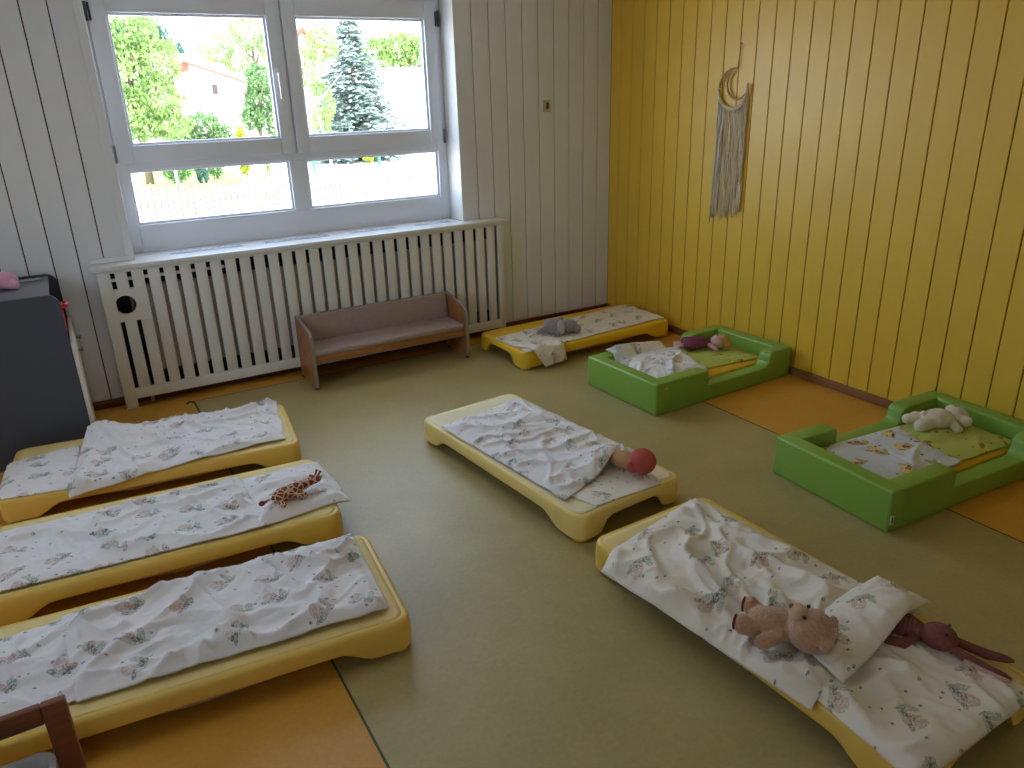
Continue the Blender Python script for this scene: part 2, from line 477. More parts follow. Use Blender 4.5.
for side, (a0, a1, g0, g1) in enumerate(((-3.508, -2.443, -3.415, -2.530), (-2.431, -1.366, -2.348, -1.462))):
    SY = 0.182
    z0, z1, gz0, gz1 = 1.42, 2.345, 1.52, 2.238
    bm = bmesh.new()
    add_box(bm, (a0, SY, z0), (g0, 0.235, z1), .006); add_box(bm, (g1, SY, z0), (a1, 0.235, z1), .006)
    add_box(bm, (g0 - .001, SY, z0), (g1 + .001, 0.235, gz0), .006); add_box(bm, (g0 - .001, SY, gz1), (g1 + .001, 0.235, z1), .006)
    sash = auto_smooth(new_mesh('sash', bm, M_pvc, win))
    beads('glazing_bead', g0, g1, gz0, gz1, sash, 0.205)
    pane(g0 + .004, g1 - .004, gz0 + .004, gz1 - .004, sash)
    hx = a0 - .006 if side == 0 else a1 + .006
    for hz, mm in ((2.24, M_hinge), (1.475, M_hinge_grey)):
        bm = bmesh.new(); tube(bm, [(hx, SY - .006, hz - .05), (hx, SY - .006, hz - .045), (hx, SY - .006, hz + .045), (hx, SY - .006, hz + .05)], [.006, .009, .009, .006], 10)
        if mm is M_hinge: tube(bm, [(hx + (.018 if side == 0 else -.018), SY - .004, hz - .045), (hx + (.018 if side == 0 else -.018), SY - .004, hz + .045)], .006, 10)
        new_mesh('hinge', bm, mm, sash, smooth=True)
    if side == 0:
        bm = bmesh.new()
        add_box(bm, (-2.512, SY - .01, 1.86), (-2.482, SY, 1.94), .004)
        tube(bm, [(-2.497, SY, 1.90), (-2.497, SY - .035, 1.90)], .009, 10)
        add_box(bm, (-2.508, SY - .05, 1.755), (-2.486, SY - .034, 1.915), .006)
        auto_smooth(new_mesh('handle', bm, M_handle, sash))

# sill board running out over the radiator cover, with four slotted vents
sill = tag(empty('window_sill'), 'white window sill board with slotted vents over the radiator', 'window sill', kind='structure')
bm = bmesh.new()
pts = [(-3.785, -0.135), (-1.035, -0.135), (-1.035, -0.0005), (WX1 - .0125, -0.0005), (WX1 - .0125, 0.21), (WX0 + .0125, 0.21), (WX0 + .0125, -0.0005), (-3.785, -0.0005)]
add_prism(bm, pts, 0.855, 0.885, 'xy', 0.006, 3)
auto_smooth(new_mesh('sill_board', bm, M_gloss, sill))
M_vent = mat('sky_tinted_vent', rgb(205, 214, 228), 0.22, 0.6)  # pale blue sky reflection painted into the rib and slot colours
M_slot = mat('sky_tinted_vent_slot', rgb(160, 168, 182), 0.5)
for v0, v1 in ((-3.33, -2.90), (-2.76, -2.33), (-2.19, -1.85), (-1.70, -1.42)):
    bm = bmesh.new()
    add_box(bm, (v0, 0.02, 0.8845), (v1, 0.075, 0.887), .001, 1, mi=1)
    n = int((v1 - v0) / 0.036)
    for i in range(n):
        cx = v0 + (i + .5) * (v1 - v0) / n
        add_box(bm, (cx - .011, 0.026, 0.886), (cx + .011, 0.069, 0.8895), .002, 1)
    new_mesh('vent_grille', bm, mats=[M_vent, M_slot], parent=sill)

# ------------------------------------------------------------------ radiator and its slatted cover
rc = thing('radiator_cover', 'white slatted wooden radiator cover under the window', 'radiator cover')
CX0, CX1, CY = -3.757, -1.062, -0.112
bm = bmesh.new()
add_box(bm, (CX0, CY, 0), (CX0 + .068, CY + .022, .854), .003); add_box(bm, (CX1 - .05, CY, 0), (CX1, CY + .022, .854), .003)
add_box(bm, (CX0 + .068, CY, .838), (CX1 - .05, CY + .022, .854), .002); add_box(bm, (CX0 + .068, CY, .058), (CX1 - .05, CY + .022, .124), .003)
auto_smooth(new_mesh('frame', bm, M_cover, rc))
for xx in (CX0, CX1 - .02):
    box_obj('side_panel', (xx, CY + .0225, 0), (xx + .02, -0.018, .854), M_cover, rc, .002)
sl0, sl1 = CX0 + .068, CX1 - .05
pitch = 0.0866; slit = 0.024
n_sl = round((sl1 - sl0 - slit) / pitch); pitch = (sl1 - sl0 - slit) / n_sl
first = None
for i in range(n_sl):
    a = sl0 + slit + i * pitch; b = a + pitch - slit
    if i < 2:   # interrupted by the plate with the round hole
        for zz in ((.124, .545), (.742, .838)):
            box_obj('slat', (a, CY + .002, zz[0]), (b, CY + .018, zz[1]), M_cover, rc, .002)
        continue
    if first is None:
        first = box_obj('slat', (a, CY + .002, .124), (b, CY + .018, .838), M_cover, rc, .002); fa = a
    else:
        c = first.copy(); COL.objects.link(c); c.location.x = a - fa
# plate with hole
bm = bmesh.new()
cxh, czh, rh = -3.640, 0.645, 0.056
pa, pb, pc, pd = sl0, sl0 + 2 * pitch + .0, .545, .742
N = 32
out = []
for k in range(N):
    t = 2 * PI * (k + .5) / N
    dx, dz = math.cos(t), math.sin(t)
    sx = ((pb if dx > 0 else pa) - cxh) / dx if abs(dx) > 1e-6 else 1e9
    sz = ((pd if dz > 0 else pc) - czh) / dz if abs(dz) > 1e-6 else 1e9
    q = min(sx, sz); out.append((cxh + dx * q, czh + dz * q))
for corner in ((pa, pc), (pb, pc), (pb, pd), (pa, pd)):
    j = min(range(N), key=lambda i: (out[i][0] - corner[0]) ** 2 + (out[i][1] - corner[1]) ** 2); out[j] = corner
rings = []
for d in (CY + .001, CY + .019):
    rings.append(([bm.verts.new((p[0], d, p[1])) for p in out], [bm.verts.new((cxh + rh * math.cos(2 * PI * (k + .5) / N), d, czh + rh * math.sin(2 * PI * (k + .5) / N))) for k in range(N)]))
for k in range(N):
    j = (k + 1) % N
    for (oo, ii) in rings: bm.faces.new((oo[k], oo[j], ii[j], ii[k]))
    bm.faces.new((rings[0][1][k], rings[0][1][j], rings[1][1][j], rings[1][1][k])); bm.faces.new((rings[0][0][k], rings[0][0][j], rings[1][0][j], rings[1][0][k]))
bmesh.ops.recalc_face_normals(bm, faces=bm.faces)
tag(new_mesh('hole_plate', bm, M_cover, rc), 'square plate with a round hole')
box_obj('crossbar', (sl0, CY + .019, .785), (sl0 + 7 * pitch + .02, CY + .030, .803), M_cover, rc, .002)

M_rad = mat('beige_radiator', rgb(196, 180, 160), 0.45)
M_recess_shade = mat('recess_shade_tone', rgb(36, 32, 30), 0.9)  # near-black tone paints the shade inside the radiator recess
rad = thing('radiator', 'beige ribbed radiator seen behind the white slats', 'radiator')
bm = bmesh.new()
n = 56
ra, rb = -3.52, -1.16
for i in range(n):
    cx = ra + (i + .5) * (rb - ra) / n
    add_box(bm, (cx - .017, -.068, .2), (cx + .017, -.03, .74), .008)
add_box(bm, (ra, -.056, .205), (rb, -.035, .735))
auto_smooth(new_mesh('rib_panel', bm, M_rad, rad))
tube_obj('pipe', [(-3.52, -.05, .70), (-3.60, -.05, .70), (-3.60, -.05, .0)], .011, M_rad, rad)
bm = bmesh.new(); tube(bm, [(-3.545, -.05, .70), (-3.585, -.05, .70)], .018, 12); tube(bm, [(-3.565, -.05, .70), (-3.565, -.062, .70)], .016, 12)
new_mesh('valve', bm, M_gloss, rad, smooth=True)
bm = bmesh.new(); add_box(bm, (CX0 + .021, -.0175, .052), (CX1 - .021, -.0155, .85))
tag(new_mesh('recess_shade_sheet', bm, M_recess_shade), 'near-black sheet painting the shade behind the radiator', 'backing board', kind='structure')

# old switch plate on the boards
sw = thing('wall_switch', 'small beige switch plate on the white boards right of the window', 'wall switch', (-0.595, 0, 1.654))
M_beige = mat('aged_beige_plastic', rgb(196, 184, 146), 0.4); M_dkb = mat('brown_switch', rgb(92, 76, 40), 0.4)
box_obj('plate', (-.03, -.012, -.042), (.03, 0, .042), M_beige, sw, .004)
box_obj('toggle', (-.011, -.022, -.022), (.012, -.012, .026), M_dkb, sw, .004)

# ------------------------------------------------------------------ bench
M_bwood = wood('orange_beech', rgb(160, 100, 52), rgb(180, 120, 68), 5, 0)
M_band = mat('grey_edge_band', rgb(150, 142, 132), 0.4)
M_cush = mat('taupe_upholstery', rgb(168, 146, 138), 0.85, 0.2, 0.05, 40, 0.2, 350)
M_glide = mat('dark_glide', rgb(40, 34, 30), .5)
bench = thing('bench', 'low wooden bench with taupe cushions in front of the radiator cover', 'bench', (-2.122, -0.30, 0), 0.0)
L2 = 0.538
for s in (-1, 1):
    prof = [(-.158, 0), (-.158, .300), (-.150, .330), (-.128, .352), (-.095, .362), (.150, .405), (.158, .395), (.158, 0)]
    bm = bmesh.new()
    xa, xb = (-L2 - .018, -L2) if s < 0 else (L2, L2 + .018)
    add_prism(bm, [(a, b + .014) for a, b in prof], xa, xb, 'yz')
    p = new_mesh('side_panel', bm, M_bwood, bench)
    bm = bmesh.new()   # grey band around the panel edge
    nP = len(prof)
    for i in range(nP - 1):
        a, b = Vector(prof[i]), Vector(prof[i + 1])
        d = (b - a).normalized(); nrm = Vector((-d.y, d.x))
        add_prism(bm, [(a.x, a.y + .014), (b.x, b.y + .014), (b.x + nrm.x * .007, b.y + nrm.y * .007 + .014), (a.x + nrm.x * .007, a.y + nrm.y * .007 + .014)], xa - .001, xb + .001, 'yz')
    new_mesh('edge_band', bm, M_band, p)
    for yy in (-.145, .145):
        bm = bmesh.new(); tube(bm, [(xa + .009, yy, 0), (xa + .009, yy, .014)], .012, 10)
        new_mesh('glide', bm, M_glide, p)
box_obj('seat_board', (-L2, -.135, .165), (L2, .12, .212), M_bwood, bench, .003)
box_obj('seat_band', (-L2, -.137, .160), (L2, -.130, .1645), M_band, bench)
bm = bmesh.new(); add_box(bm, (-L2 + .004, -.15, .2125), (L2 - .004, .115, .25), .014, 3)
auto_smooth(new_mesh('seat_cushion', bm, M_cush, bench), 60)
bm = bmesh.new(); add_box(bm, (-L2 + .004, -.02, -.10), (L2 - .004, .02, .10), .012, 3, Matrix.Translation((0, .128, .325)) @ Matrix.Rotation(-.14, 4, 'X'))
auto_smooth(new_mesh('back_cushion', bm, M_cush, bench), 60)

# ------------------------------------------------------------------ dark cupboard on the left
M_slate = mat('slate_laminate', rgb(70, 73, 82), 0.5, 0.4, 0.02)
M_cream = mat('cream_laminate', rgb(214, 206, 190), 0.4)
cab = thing('play_cupboard', 'slate grey low cupboard with white doors left of the radiator', 'cupboard')
def cab_prof(x0, x1, z1):
    r = .055
    p = [(x0, 0), (x1, 0), (x1, z1 - r)]
    for k in range(1, 7):
        t = k / 6 * PI / 2
        p.append((x1 - r + r * math.cos(t), z1 - r + r * math.sin(t)))
    p.append((x0, z1)); return p
for y0, y1 in ((-.668, -.648), (-.075, -.055)):
    bm = bmesh.new(); add_prism(bm, cab_prof(-4.75, -3.955, .872), y0, y1, 'xz', .001, 1)
    new_mesh('side_panel', bm, M_slate, cab)
box_obj('top_board', (-4.75, -.6475, .845), (-3.995, -.0755, .863), mat('grey_laminate_top', rgb(112, 114, 120), .35), cab, .002)
box_obj('shelf', (-4.73, -.6475, .60), (-3.99, -.0755, .618), M_slate, cab, .002)
box_obj('back_board', (-4.75, -.6475, .0), (-4.731, -.0755, .845), M_slate, cab)
M_knob = mat('grey_knob', rgb(150, 150, 150), .3)
for y0, y1, ky in ((-.665, -.363, -.395), (-.360, -.058, -.115)):
    d = box_obj('door', (-3.954, y0, .02), (-3.932, y1, .612), M_cream, cab, .003)
    bm = bmesh.new(); tube(bm, [(-3.932, ky, .50), (-3.920, ky, .50), (-3.912, ky, .50), (-3.906, ky, .50)], [.006, .006, .014, .010], 12)
    new_mesh('knob', bm, M_knob, d, smooth=True)
# red toy pan in the open shelf
M_red = mat('red_enamel', rgb(206, 26, 34), .3)
pot = thing('toy_pot', 'red toy pot at the front of the cupboard shelf', 'toy pot', (-4.052, -.48, .6185))
pot.scale = (1, 1, 1.45)
bm = bmesh.new()
prof = [(.0, 0), (.085, 0), (.098, .012), (.10, .11), (.105, .115), (.10, .118), (.09, .11), (.088, .02), (0, .015)]
rings = []
for r_, z_ in prof:
    rings.append([bm.verts.new((r_ * math.cos(2 * PI * k / 28), r_ * math.sin(2 * PI * k / 28), z_)) for k in range(28)] if r_ > 0 else [bm.verts.new((0, 0, z_))])
for r0, r1 in zip(rings, rings[1:]):
    for k in range(28):
        j = (k + 1) % 28
        if len(r0) == 1: bm.faces.new((r0[0], r1[j], r1[k]))
        elif len(r1) == 1: bm.faces.new((r0[k], r0[j], r1[0]))
        else: bm.faces.new((r0[k], r0[j], r1[j], r1[k]))
bmesh.ops.recalc_face_normals(bm, faces=bm.faces)
auto_smooth(new_mesh('pot_body', bm, M_red, pot))
bm = bmesh.new(); tube(bm, [(.08, -.035, .10), (.105, -.034, .108), (.122, -.015, .11), (.122, .015, .11), (.105, .034, .108), (.08, .035, .10)], .009, 10)
new_mesh('handle', bm, M_red, pot, smooth=True)

# pink plush lying on the cupboard
M_pink = mat('pink_plush', rgb(224, 164, 186), .9, .1, .08, 60, .4, 250, sheen=.5)
M_dpink = mat('raspberry_plush', rgb(170, 40, 86), .9, .1, .08, 60, .4, 250)
pt = thing('plush_toy', 'pink plush toy lying on top of the slate grey cupboard', 'plush toy', (-4.20, -.30, .863), .15)
bm = bmesh.new(); add_ball(bm, (.0, 0, .045), (.075, .055, .045)); add_ball(bm, (.05, .07, .032), (.035, .035, .032)); add_ball(bm, (-.10, .01, .05), (.055, .05, .05)); limb(bm, (.01, -.03, .03), (.05, -.06, .022), .024, .022)
plush('body', bm, M_pink, pt)
ball_obj('scarf', (-.05, -.015, .047), (.022, .052, .047), M_dpink, pt)
bm = bmesh.new(); tube(bm, [(.08, .08, .012), (.11, .10, .008), (.16, .10, .006), (.19, .11, .006)], .005, 6)
new_mesh('drawstring', bm, M_gloss, pt, smooth=True)

# ------------------------------------------------------------------ wooden crate corner at the lower left and its plastic tub
M_pine = wood('red_pine', rgb(116, 62, 30), rgb(138, 78, 40), 7, 0, .45)
cr = thing('wooden_rack', 'brown wooden rack end at the lower left before the front cot', 'toy rack', (-4.62, -3.62, 0))
def rk(name, lo, hi): return box_obj(name, lo, hi, M_pine, cr, .004)
hw = .552
for sx in (-1, 1):
    for yy in (.288, -.31): rk('post', (sx * hw - (.05 if sx > 0 else 0), yy, 0), (sx * hw + (.05 if sx < 0 else 0), yy + .022, .497))
for yy in (.2885, -.3095):
    rk('top_rail', (-hw + .05, yy, .447), (hw - .05, yy + .021, .497)); rk('bottom_rail', (-hw + .05, yy, .05), (hw - .05, yy + .021, .10))
rk('shelf_board', (-hw + .003, -.287, .205), (hw - .003, .287, .223))
for sx in (-1, 1): rk('side_rail', (sx * hw - (.018 if sx > 0 else 0), -.287, .15), (sx * hw + (.018 if sx < 0 else 0), .287, .204))
M_clear = bpy.data.materials.new('frosted_clear_plastic')
_t = NT(M_clear); _t.b.inputs['Base Color'].default_value = rgb(214, 218, 224); _t.b.inputs['Roughness'].default_value = .25; _t.b.inputs['Transmission Weight'].default_value = .5
tub = thing('plastic_tub', 'clear plastic tub standing in the brown wooden rack', 'storage tub', (-4.285, -3.475, .2235))
bm = bmesh.new()
def rr(hx, hy, r, z, n=6):
    p = []
    for qx, qy, a0 in ((1, 1, 0), (-1, 1, PI / 2), (-1, -1, PI), (1, -1, 1.5 * PI)):
        for k in range(n + 1):
            t = a0 + k / n * PI / 2
            p.append((qx * (hx - r) + r * math.cos(t), qy * (hy - r) + r * math.sin(t), z))
    return p
loops = [rr(.155, .09, .03, 0), rr(.162, .10, .03, .165), rr(.178, .116, .04, .170), rr(.178, .116, .04, .180), rr(.164, .102, .03, .180), rr(.155, .094, .03, .163), rr(.149, .085, .028, .006)]
vs = [[bm.verts.new(p) for p in l] for l in loops]
for a, b in zip(vs, vs[1:]):
    for k in range(len(a)): bm.faces.new((a[k], a[(k + 1) % len(a)], b[(k + 1) % len(a)], b[k]))
bm.faces.new(vs[0][::-1]); bm.faces.new(vs[-1])
auto_smooth(new_mesh('tub_body', bm, M_clear, tub), 50)

# ------------------------------------------------------------------ macrame moon
M_ring = wood('pale_ring_wood', rgb(176, 142, 78), rgb(196, 160, 96), 12, 2)
M_yarn = mat('natural_cotton_yarn', rgb(222, 206, 180), .95, .1, .06, 90)
mac = thing('macrame_moon', 'macrame moon with long beige fringe hanging on the yellow boards', 'wall hanging', (0, -1.30, 1.735))
Y = lambda a: -a   # local a runs to the viewer's right, i.e. towards -y
bm = bmesh.new()
def arc(bm, ca, cz, r, t0, t1, rad, n=40, x=-.018):
    pts = []
    for i in range(n + 1):
        t = t0 + (t1 - t0) * i / n
        pts.append((x, Y(ca + r * math.cos(t)), cz + r * math.sin(t)))
    rr_ = [rad * (.35 + .65 * min(1, 5 * min(i, n - i) / n)) for i in range(n + 1)]
    tube(bm, pts, rr_, 8)
arc(bm, -.005, 0, .122, math.radians(80), math.radians(373), .0085)
arc(bm, .030, .030, .090, math.radians(100), math.radians(318), .0075, x=-.020)
new_mesh('moon_ring', bm, M_ring, mac, smooth=True)
tube_obj('hanging_cord', [(-.016, Y(.018), .122), (-.014, Y(.020), .17), (-.012, Y(.022), .22), (-.010, Y(.024), .262)], .004, M_ring, mac)
ball_obj('nail', (-.006, Y(.024), .262), (.006, .005, .005), M_band, mac)
bm = bmesh.new(); kn = bmesh.new()
rnd = random.Random(3)
ns = 46
for i in range(ns):
    t = math.radians(184 + (370 - 184) * i / (ns - 1))
    a = -.005 + .122 * math.cos(t); z = .122 * math.sin(t)
    add_ball(kn, (-.020, Y(a), z), (.013, .007, .013), seg=8)
    if 16 < i < 34 and i % 3 == 0 and True: pass
    u = i / (ns - 1)
    end = -.84 + .10 * u + rnd.uniform(-.03, .03)
    if 0.25 < u < .8 and i % 3 == 1: continue
    sp = (a + .0) * -.0 + (-.012 if u < .3 else 0)
    pts = []
    for k in range(9):
        q = k / 8
        pts.append((-.014 - .006 * math.sin(q * 9 + i), Y(a + sp * q + rnd.uniform(-.0035, .0035)), z + (end - z) * q))
    tube(bm, pts, [.0036, .0042, .0042, .0042, .0042, .0042, .0046, .005, .003], 5)
new_mesh('knot_row', kn, M_yarn, mac, smooth=True)
tag(new_mesh('fringe', bm, M_yarn, mac, smooth=True), kind='stuff')

# ------------------------------------------------------------------ cots
CL, CW, CH = 1.32, 0.60, 0.13
def rrect(L, W, r, n=8, step=.03):
    """rounded rectangle loop: points with outward normals and (side, distance from the nearer corner end)"""
    out = []
    hx, hy = L / 2, W / 2
    def seg(p0, p1, nrm, ln):
        m = max(2, int(ln / step))
        for i in range(m):
            t = i / m
            out.append((p0[0] + (p1[0] - p0[0]) * t, p0[1] + (p1[1] - p0[1]) * t, nrm[0], nrm[1]))
    def cor(cx, cy, a0):
        for i in range(n):
            t = a0 + i / n * PI / 2
            out.append((cx + r * math.cos(t), cy + r * math.sin(t), math.cos(t), math.sin(t)))
    seg((hx, -hy + r), (hx, hy - r), (1, 0), W - 2 * r); cor(hx - r, hy - r, 0)
    seg((hx - r, hy), (-hx + r, hy), (0, 1), L - 2 * r); cor(-hx + r, hy - r, PI / 2)
    seg((-hx, hy - r), (-hx, -hy + r), (-1, 0), W - 2 * r); cor(-hx + r, -hy + r, PI)
    seg((-hx + r, -hy), (hx - r, -hy), (0, -1), L - 2 * r); cor(hx - r, -hy + r, 1.5 * PI)
    return out
def sstep(a, b, x):
    t = max(0, min(1, (x - a) / (b - a))); return t * t * (3 - 2 * t)

def make_cot(label, cx, cy, th, mi, feet, group='yellow stacking cots'):
    t = thing('cot', label, 'cot', (cx, cy, 0), th, group)
    lp = rrect(CL, CW, .055)
    bm = bmesh.new()
    rows = []
    for (x, y, nx, ny) in lp:
        dL = CL / 2 - abs(x); dW = CW / 2 - abs(y)
        zb = .016
        if dW < .05: zb = .016 + .052 * sstep(.13, .25, dL)      # long side arch
        if dL < .05: zb = max(zb, .016 + .072 * sstep(.105, .165, dW))  # end arch
        q = [(-.050, .116), (-.044, .126), (-.030, .130), (-.014, .130), (-.005, .127), (0, .119), (.003, .095), (.004, max(zb + .012, .07)), (.003, zb + .004), (-.002, zb), (-.014, zb), (-.016, zb + .006), (-.016, .112)]
        rows.append([bm.verts.new((x + nx * o_, y + ny * o_, z_)) for o_, z_ in q])
    m = len(rows)
    for i in range(m):
        a, b = rows[i], rows[(i + 1) % m]
        for k in range(len(a) - 1): bm.faces.new((a[k], a[k + 1], b[k + 1], b[k]))
    # inner corner walls make each leg a closed moulded shell
    bmesh.ops.recalc_face_normals(bm, faces=bm.faces)
    auto_smooth(new_mesh('cot_frame', bm, M_frame_y[mi], t), 50)
    bm = bmesh.new()
    nx_, ny_ = 24, 12
    ex, ey = CL / 2 - .022, CW / 2 - .022
    cr_ = [p for p in rrect(2 * ex, 2 * ey, .035)]
    cen = bm.verts.new((0, 0, .1275)); loops_ = []
    for sc_, z_ in ((.35, .1275), (.65, .128), (.88, .1295), (.97, .1312), (1.0, .1305)):
        loops_.append([bm.verts.new((p[0] * sc_, p[1] * sc_, z_)) for p in cr_])
    m2 = len(cr_)
    for k in range(m2):
        bm.faces.new((cen, loops_[0][k], loops_[0][(k + 1) % m2]))
        for l0, l1 in zip(loops_, loops_[1:]): bm.faces.new((l0[k], l1[k], l1[(k + 1) % m2], l0[(k + 1) % m2]))
    cv = new_mesh('canvas', bm, M_top[mi], t, smooth=True)
    so_ = cv.modifiers.new('thickness', 'SOLIDIFY'); so_.thickness = .004; so_.offset = -1
    # pale sling fabric sagging below the long rails
    for s in (-1, 1):
        bm = bmesh.new()
        n = 30; top = []; bot = []
        for i in range(n + 1):
            u = i / n; x = -.40 + .80 * u
            sag = .026 * math.sin(PI * u) ** .6 * (.75 + .35 * noise.noise((x * 5 + cx, cy, s)))
            top.append(bm.verts.new((x, s * (CW / 2 - .020), .095))); bot.append(bm.verts.new((x, s * (CW / 2 - .018 + .004 * math.sin(PI * u)), .072 - sag)))
        for i in range(n): bm.faces.new((top[i], top[i + 1], bot[i + 1], bot[i]))
        bmesh.ops.solidify(bm, geom=bm.faces[:], thickness=.004)
        new_mesh('sling_edge', bm, M_sling, t, smooth=True)
    for (sx, sy) in ((-1, -1), (-1, 1), (1, 1), (1, -1)):
        c = feet.get((sx, sy), 'yellow')
        bm = bmesh.new(); px, py = sx * (CL / 2 - .045), sy * (CW / 2 - .045)
        tube(bm, [(px, py, 0), (px, py, .006), (px, py, .03)], [.032, .036, .036], 16)
        tag(new_mesh('foot', bm, M_foot[c], t, smooth=False), None if c == 'yellow' else c + ' rubber foot')
    return t
COTS = {}
def cot(key, label, cx, cy, th, mi, feet={}):
    COTS[key] = (cx, cy, th); make_cot(label, cx, cy, th, mi, feet)
cot('A', 'pale yellow cot alone in the middle of the olive floor', -2.061, -2.163, -1.484, 1, {(-1, -1): 'red'})
cot('B1', 'yellow cot on the left, nearest the slate grey cupboard', -3.677, -1.099, -.112, 0, {(1, -1): 'blue'})
cot('B2', 'yellow cot on the left with the giraffe on its pillow', -3.7335, -1.914, -.078, 0)
cot('B3', 'yellow cot on the left closest to the wooden rack', -3.7534, -2.689, -.095, 0)
cot('K', 'bright yellow cot in the far corner along the white boards', -.752, -.613, .023, 2)
cot('E', 'yellow cot in the right foreground under the teddy bear', -2.026, -3.633, -1.538, 0)

# ------------------------------------------------------------------ cloth
def to_local(key, p):
    cx, cy, th = COTS[key]
    dx, dy = p[0] - cx, p[1] - cy
    return (dx * math.cos(th) + dy * math.sin(th), -dx * math.sin(th) + dy * math.cos(th))
def cloth(name, key, quad_, m, label, cat, group=None, lift=.006, amp=.010, freq=7.0, seed=0, bumps=(), res=.009, th=.004,
          edge=.010, droop=1.3, dirang=.4, CHt=CH, half=(CL / 2, CW / 2), lay=None, uvrot=0.0, puff=0.0):
    """quad_ = four world corners (p00, p10, p11, p01); the cloth lies on the cot top, bends down past its rim and wrinkles"""
    P = [to_local(key, p) for p in quad_]
    lu = max((Vector(P[1]) - Vector(P[0])).length, (Vector(P[2]) - Vector(P[3])).length)
    lv = max((Vector(P[3]) - Vector(P[0])).length, (Vector(P[2]) - Vector(P[1])).length)
    nu, nv = max(8, int(lu / res)), max(8, int(lv / res))
    bm = bmesh.new(); uvl = bm.loops.layers.uv.new('UVMap')
    hx, hy = half[0] - .02, half[1] - .02
    sd = Vector((seed * 3.7, seed * 1.9, seed * .7))
    ca, sa = math.cos(dirang), math.sin(dirang)
    vs = []; uvs = {}
    for i in range(nu + 1):
        row = []
        for j in range(nv + 1):
            u, v = i / nu, j / nv
            # slightly wavy outline
            eu = edge * noise.noise(Vector((v * lv * 6, seed, 1.3))) * (1 if i in (0, nu) else 0.6)
            ev = edge * noise.noise(Vector((u * lu * 6, seed, 7.7))) * 0.8
            x = (1 - u) * (1 - v) * P[0][0] + u * (1 - v) * P[1][0] + u * v * P[2][0] + (1 - u) * v * P[3][0] + eu
            y = (1 - u) * (1 - v) * P[0][1] + u * (1 - v) * P[1][1] + u * v * P[2][1] + (1 - u) * v * P[3][1] + ev
            # wrinkles: long ridges along one direction plus finer crumple
            a, b = x * ca + y * sa, -x * sa + y * ca
            wob = noise.noise(Vector((x * 4, y * 4, 9)) + sd) * .10
            a += wob; b += wob * .8
            w1 = 1 - abs(noise.noise(Vector((a * freq * .30, b * freq * .9, 0)) + sd)) * 2.6
            w2 = 1 - abs(noise.noise(Vector((b * freq * .55 + 5, a * freq * 1.2 + b * freq * .5, 3)) + sd)) * 2.8
            w4 = 1 - abs(noise.noise(Vector((a * freq * 2.2, b * freq * 3.0, 6)) + sd)) * 2.6
            w3 = noise.noise(Vector((x * 3, y * 3, 5)) + sd)
            z = lift + amp * (.70 * max(0, w1) ** 3 + .42 * max(0, w2) ** 3 + .16 * max(0, w4) ** 2 + .30 * (w3 + .5))
            em = min(u * lu, (1 - u) * lu, v * lv, (1 - v) * lv)
            z = lift * .8 + (z - lift * .8) * (0.25 + .75 * sstep(0, .05, em)) + puff * sstep(0, .10, em)
            for (bx, by, br, bh) in bumps:
                d2 = ((x - bx) ** 2 + (y - by) ** 2) / (br * br)
                z += bh * math.exp(-d2)
            if lay: z += lay(x, y)
            # bend past the rim
            qx, qy = max(0, abs(x) - hx), max(0, abs(y) - hy)
            d = math.hypot(qx, qy)
            if d > 0:
                nx, ny = qx / d * (1 if x > 0 else -1), qy / d * (1 if y > 0 else -1)
                rB = .035; ph = min(d / rB, droop)
                out = rB * math.sin(ph) + max(0, d - rB * droop) * math.cos(droop)
                drop = rB * (1 - math.cos(ph)) + max(0, d - rB * droop) * math.sin(droop)
                x += nx * (out - d + z * math.sin(ph) * .5); y += ny * (out - d + z * math.sin(ph) * .5); z -= drop
            vv = bm.verts.new((x, y, max(.012, CHt + z)))
            c, s_ = math.cos(uvrot), math.sin(uvrot)
            U_, V_ = u * lu + seed * 1.37, v * lv + seed * .71
            uvs[vv] = (U_ * c - V_ * s_, U_ * s_ + V_ * c); row.append(vv)
        vs.append(row)
    for i in range(nu):
        for j in range(nv):
            f = bm.faces.new((vs[i][j], vs[i + 1][j], vs[i + 1][j + 1], vs[i][j + 1]))
            for l in f.loops: l[uvl].uv = uvs[l.vert]
    bmesh.ops.recalc_face_normals(bm, faces=bm.faces)
    if sum(f.normal.z for f in bm.faces) < 0: bmesh.ops.reverse_faces(bm, faces=bm.faces)
    cx, cy, t_ = COTS[key]
    o = new_mesh(name, bm, m, None, smooth=True)
    o.location = (cx, cy, 0); o.rotation_euler = (0, 0, t_)
    sm = o.modifiers.new('thickness', 'SOLIDIFY'); sm.thickness = th; sm.offset = -1
    tag(o, label, cat, group)
    return o

BL = 'printed blankets on the cots'; SH = 'printed sheets on the cots'
# cot A: sheet shows at the near end, blanket turned back there
cloth('bed_sheet', 'A', [(-2.27, -2.50), (-1.75, -2.46), (-1.835, -2.805), (-2.186, -2.81)], M_print_warm, 'ivory printed sheet under the red-headed doll on the middle cot', 'sheet', SH, seed=1, amp=.006, dirang=.2)
cloth('blanket', 'A', [(-2.386, -1.735), (-1.846, -1.623), (-1.735, -2.520), (-2.275, -2.705)], M_print, 'white printed blanket on the middle cot, turned back at the doll', 'blanket', BL, seed=2, lift=.016, amp=.028, freq=8, th=.006,
      bumps=[(.40, .10, .095, .080), (.30, -.05, .15, .012)], dirang=1.2)
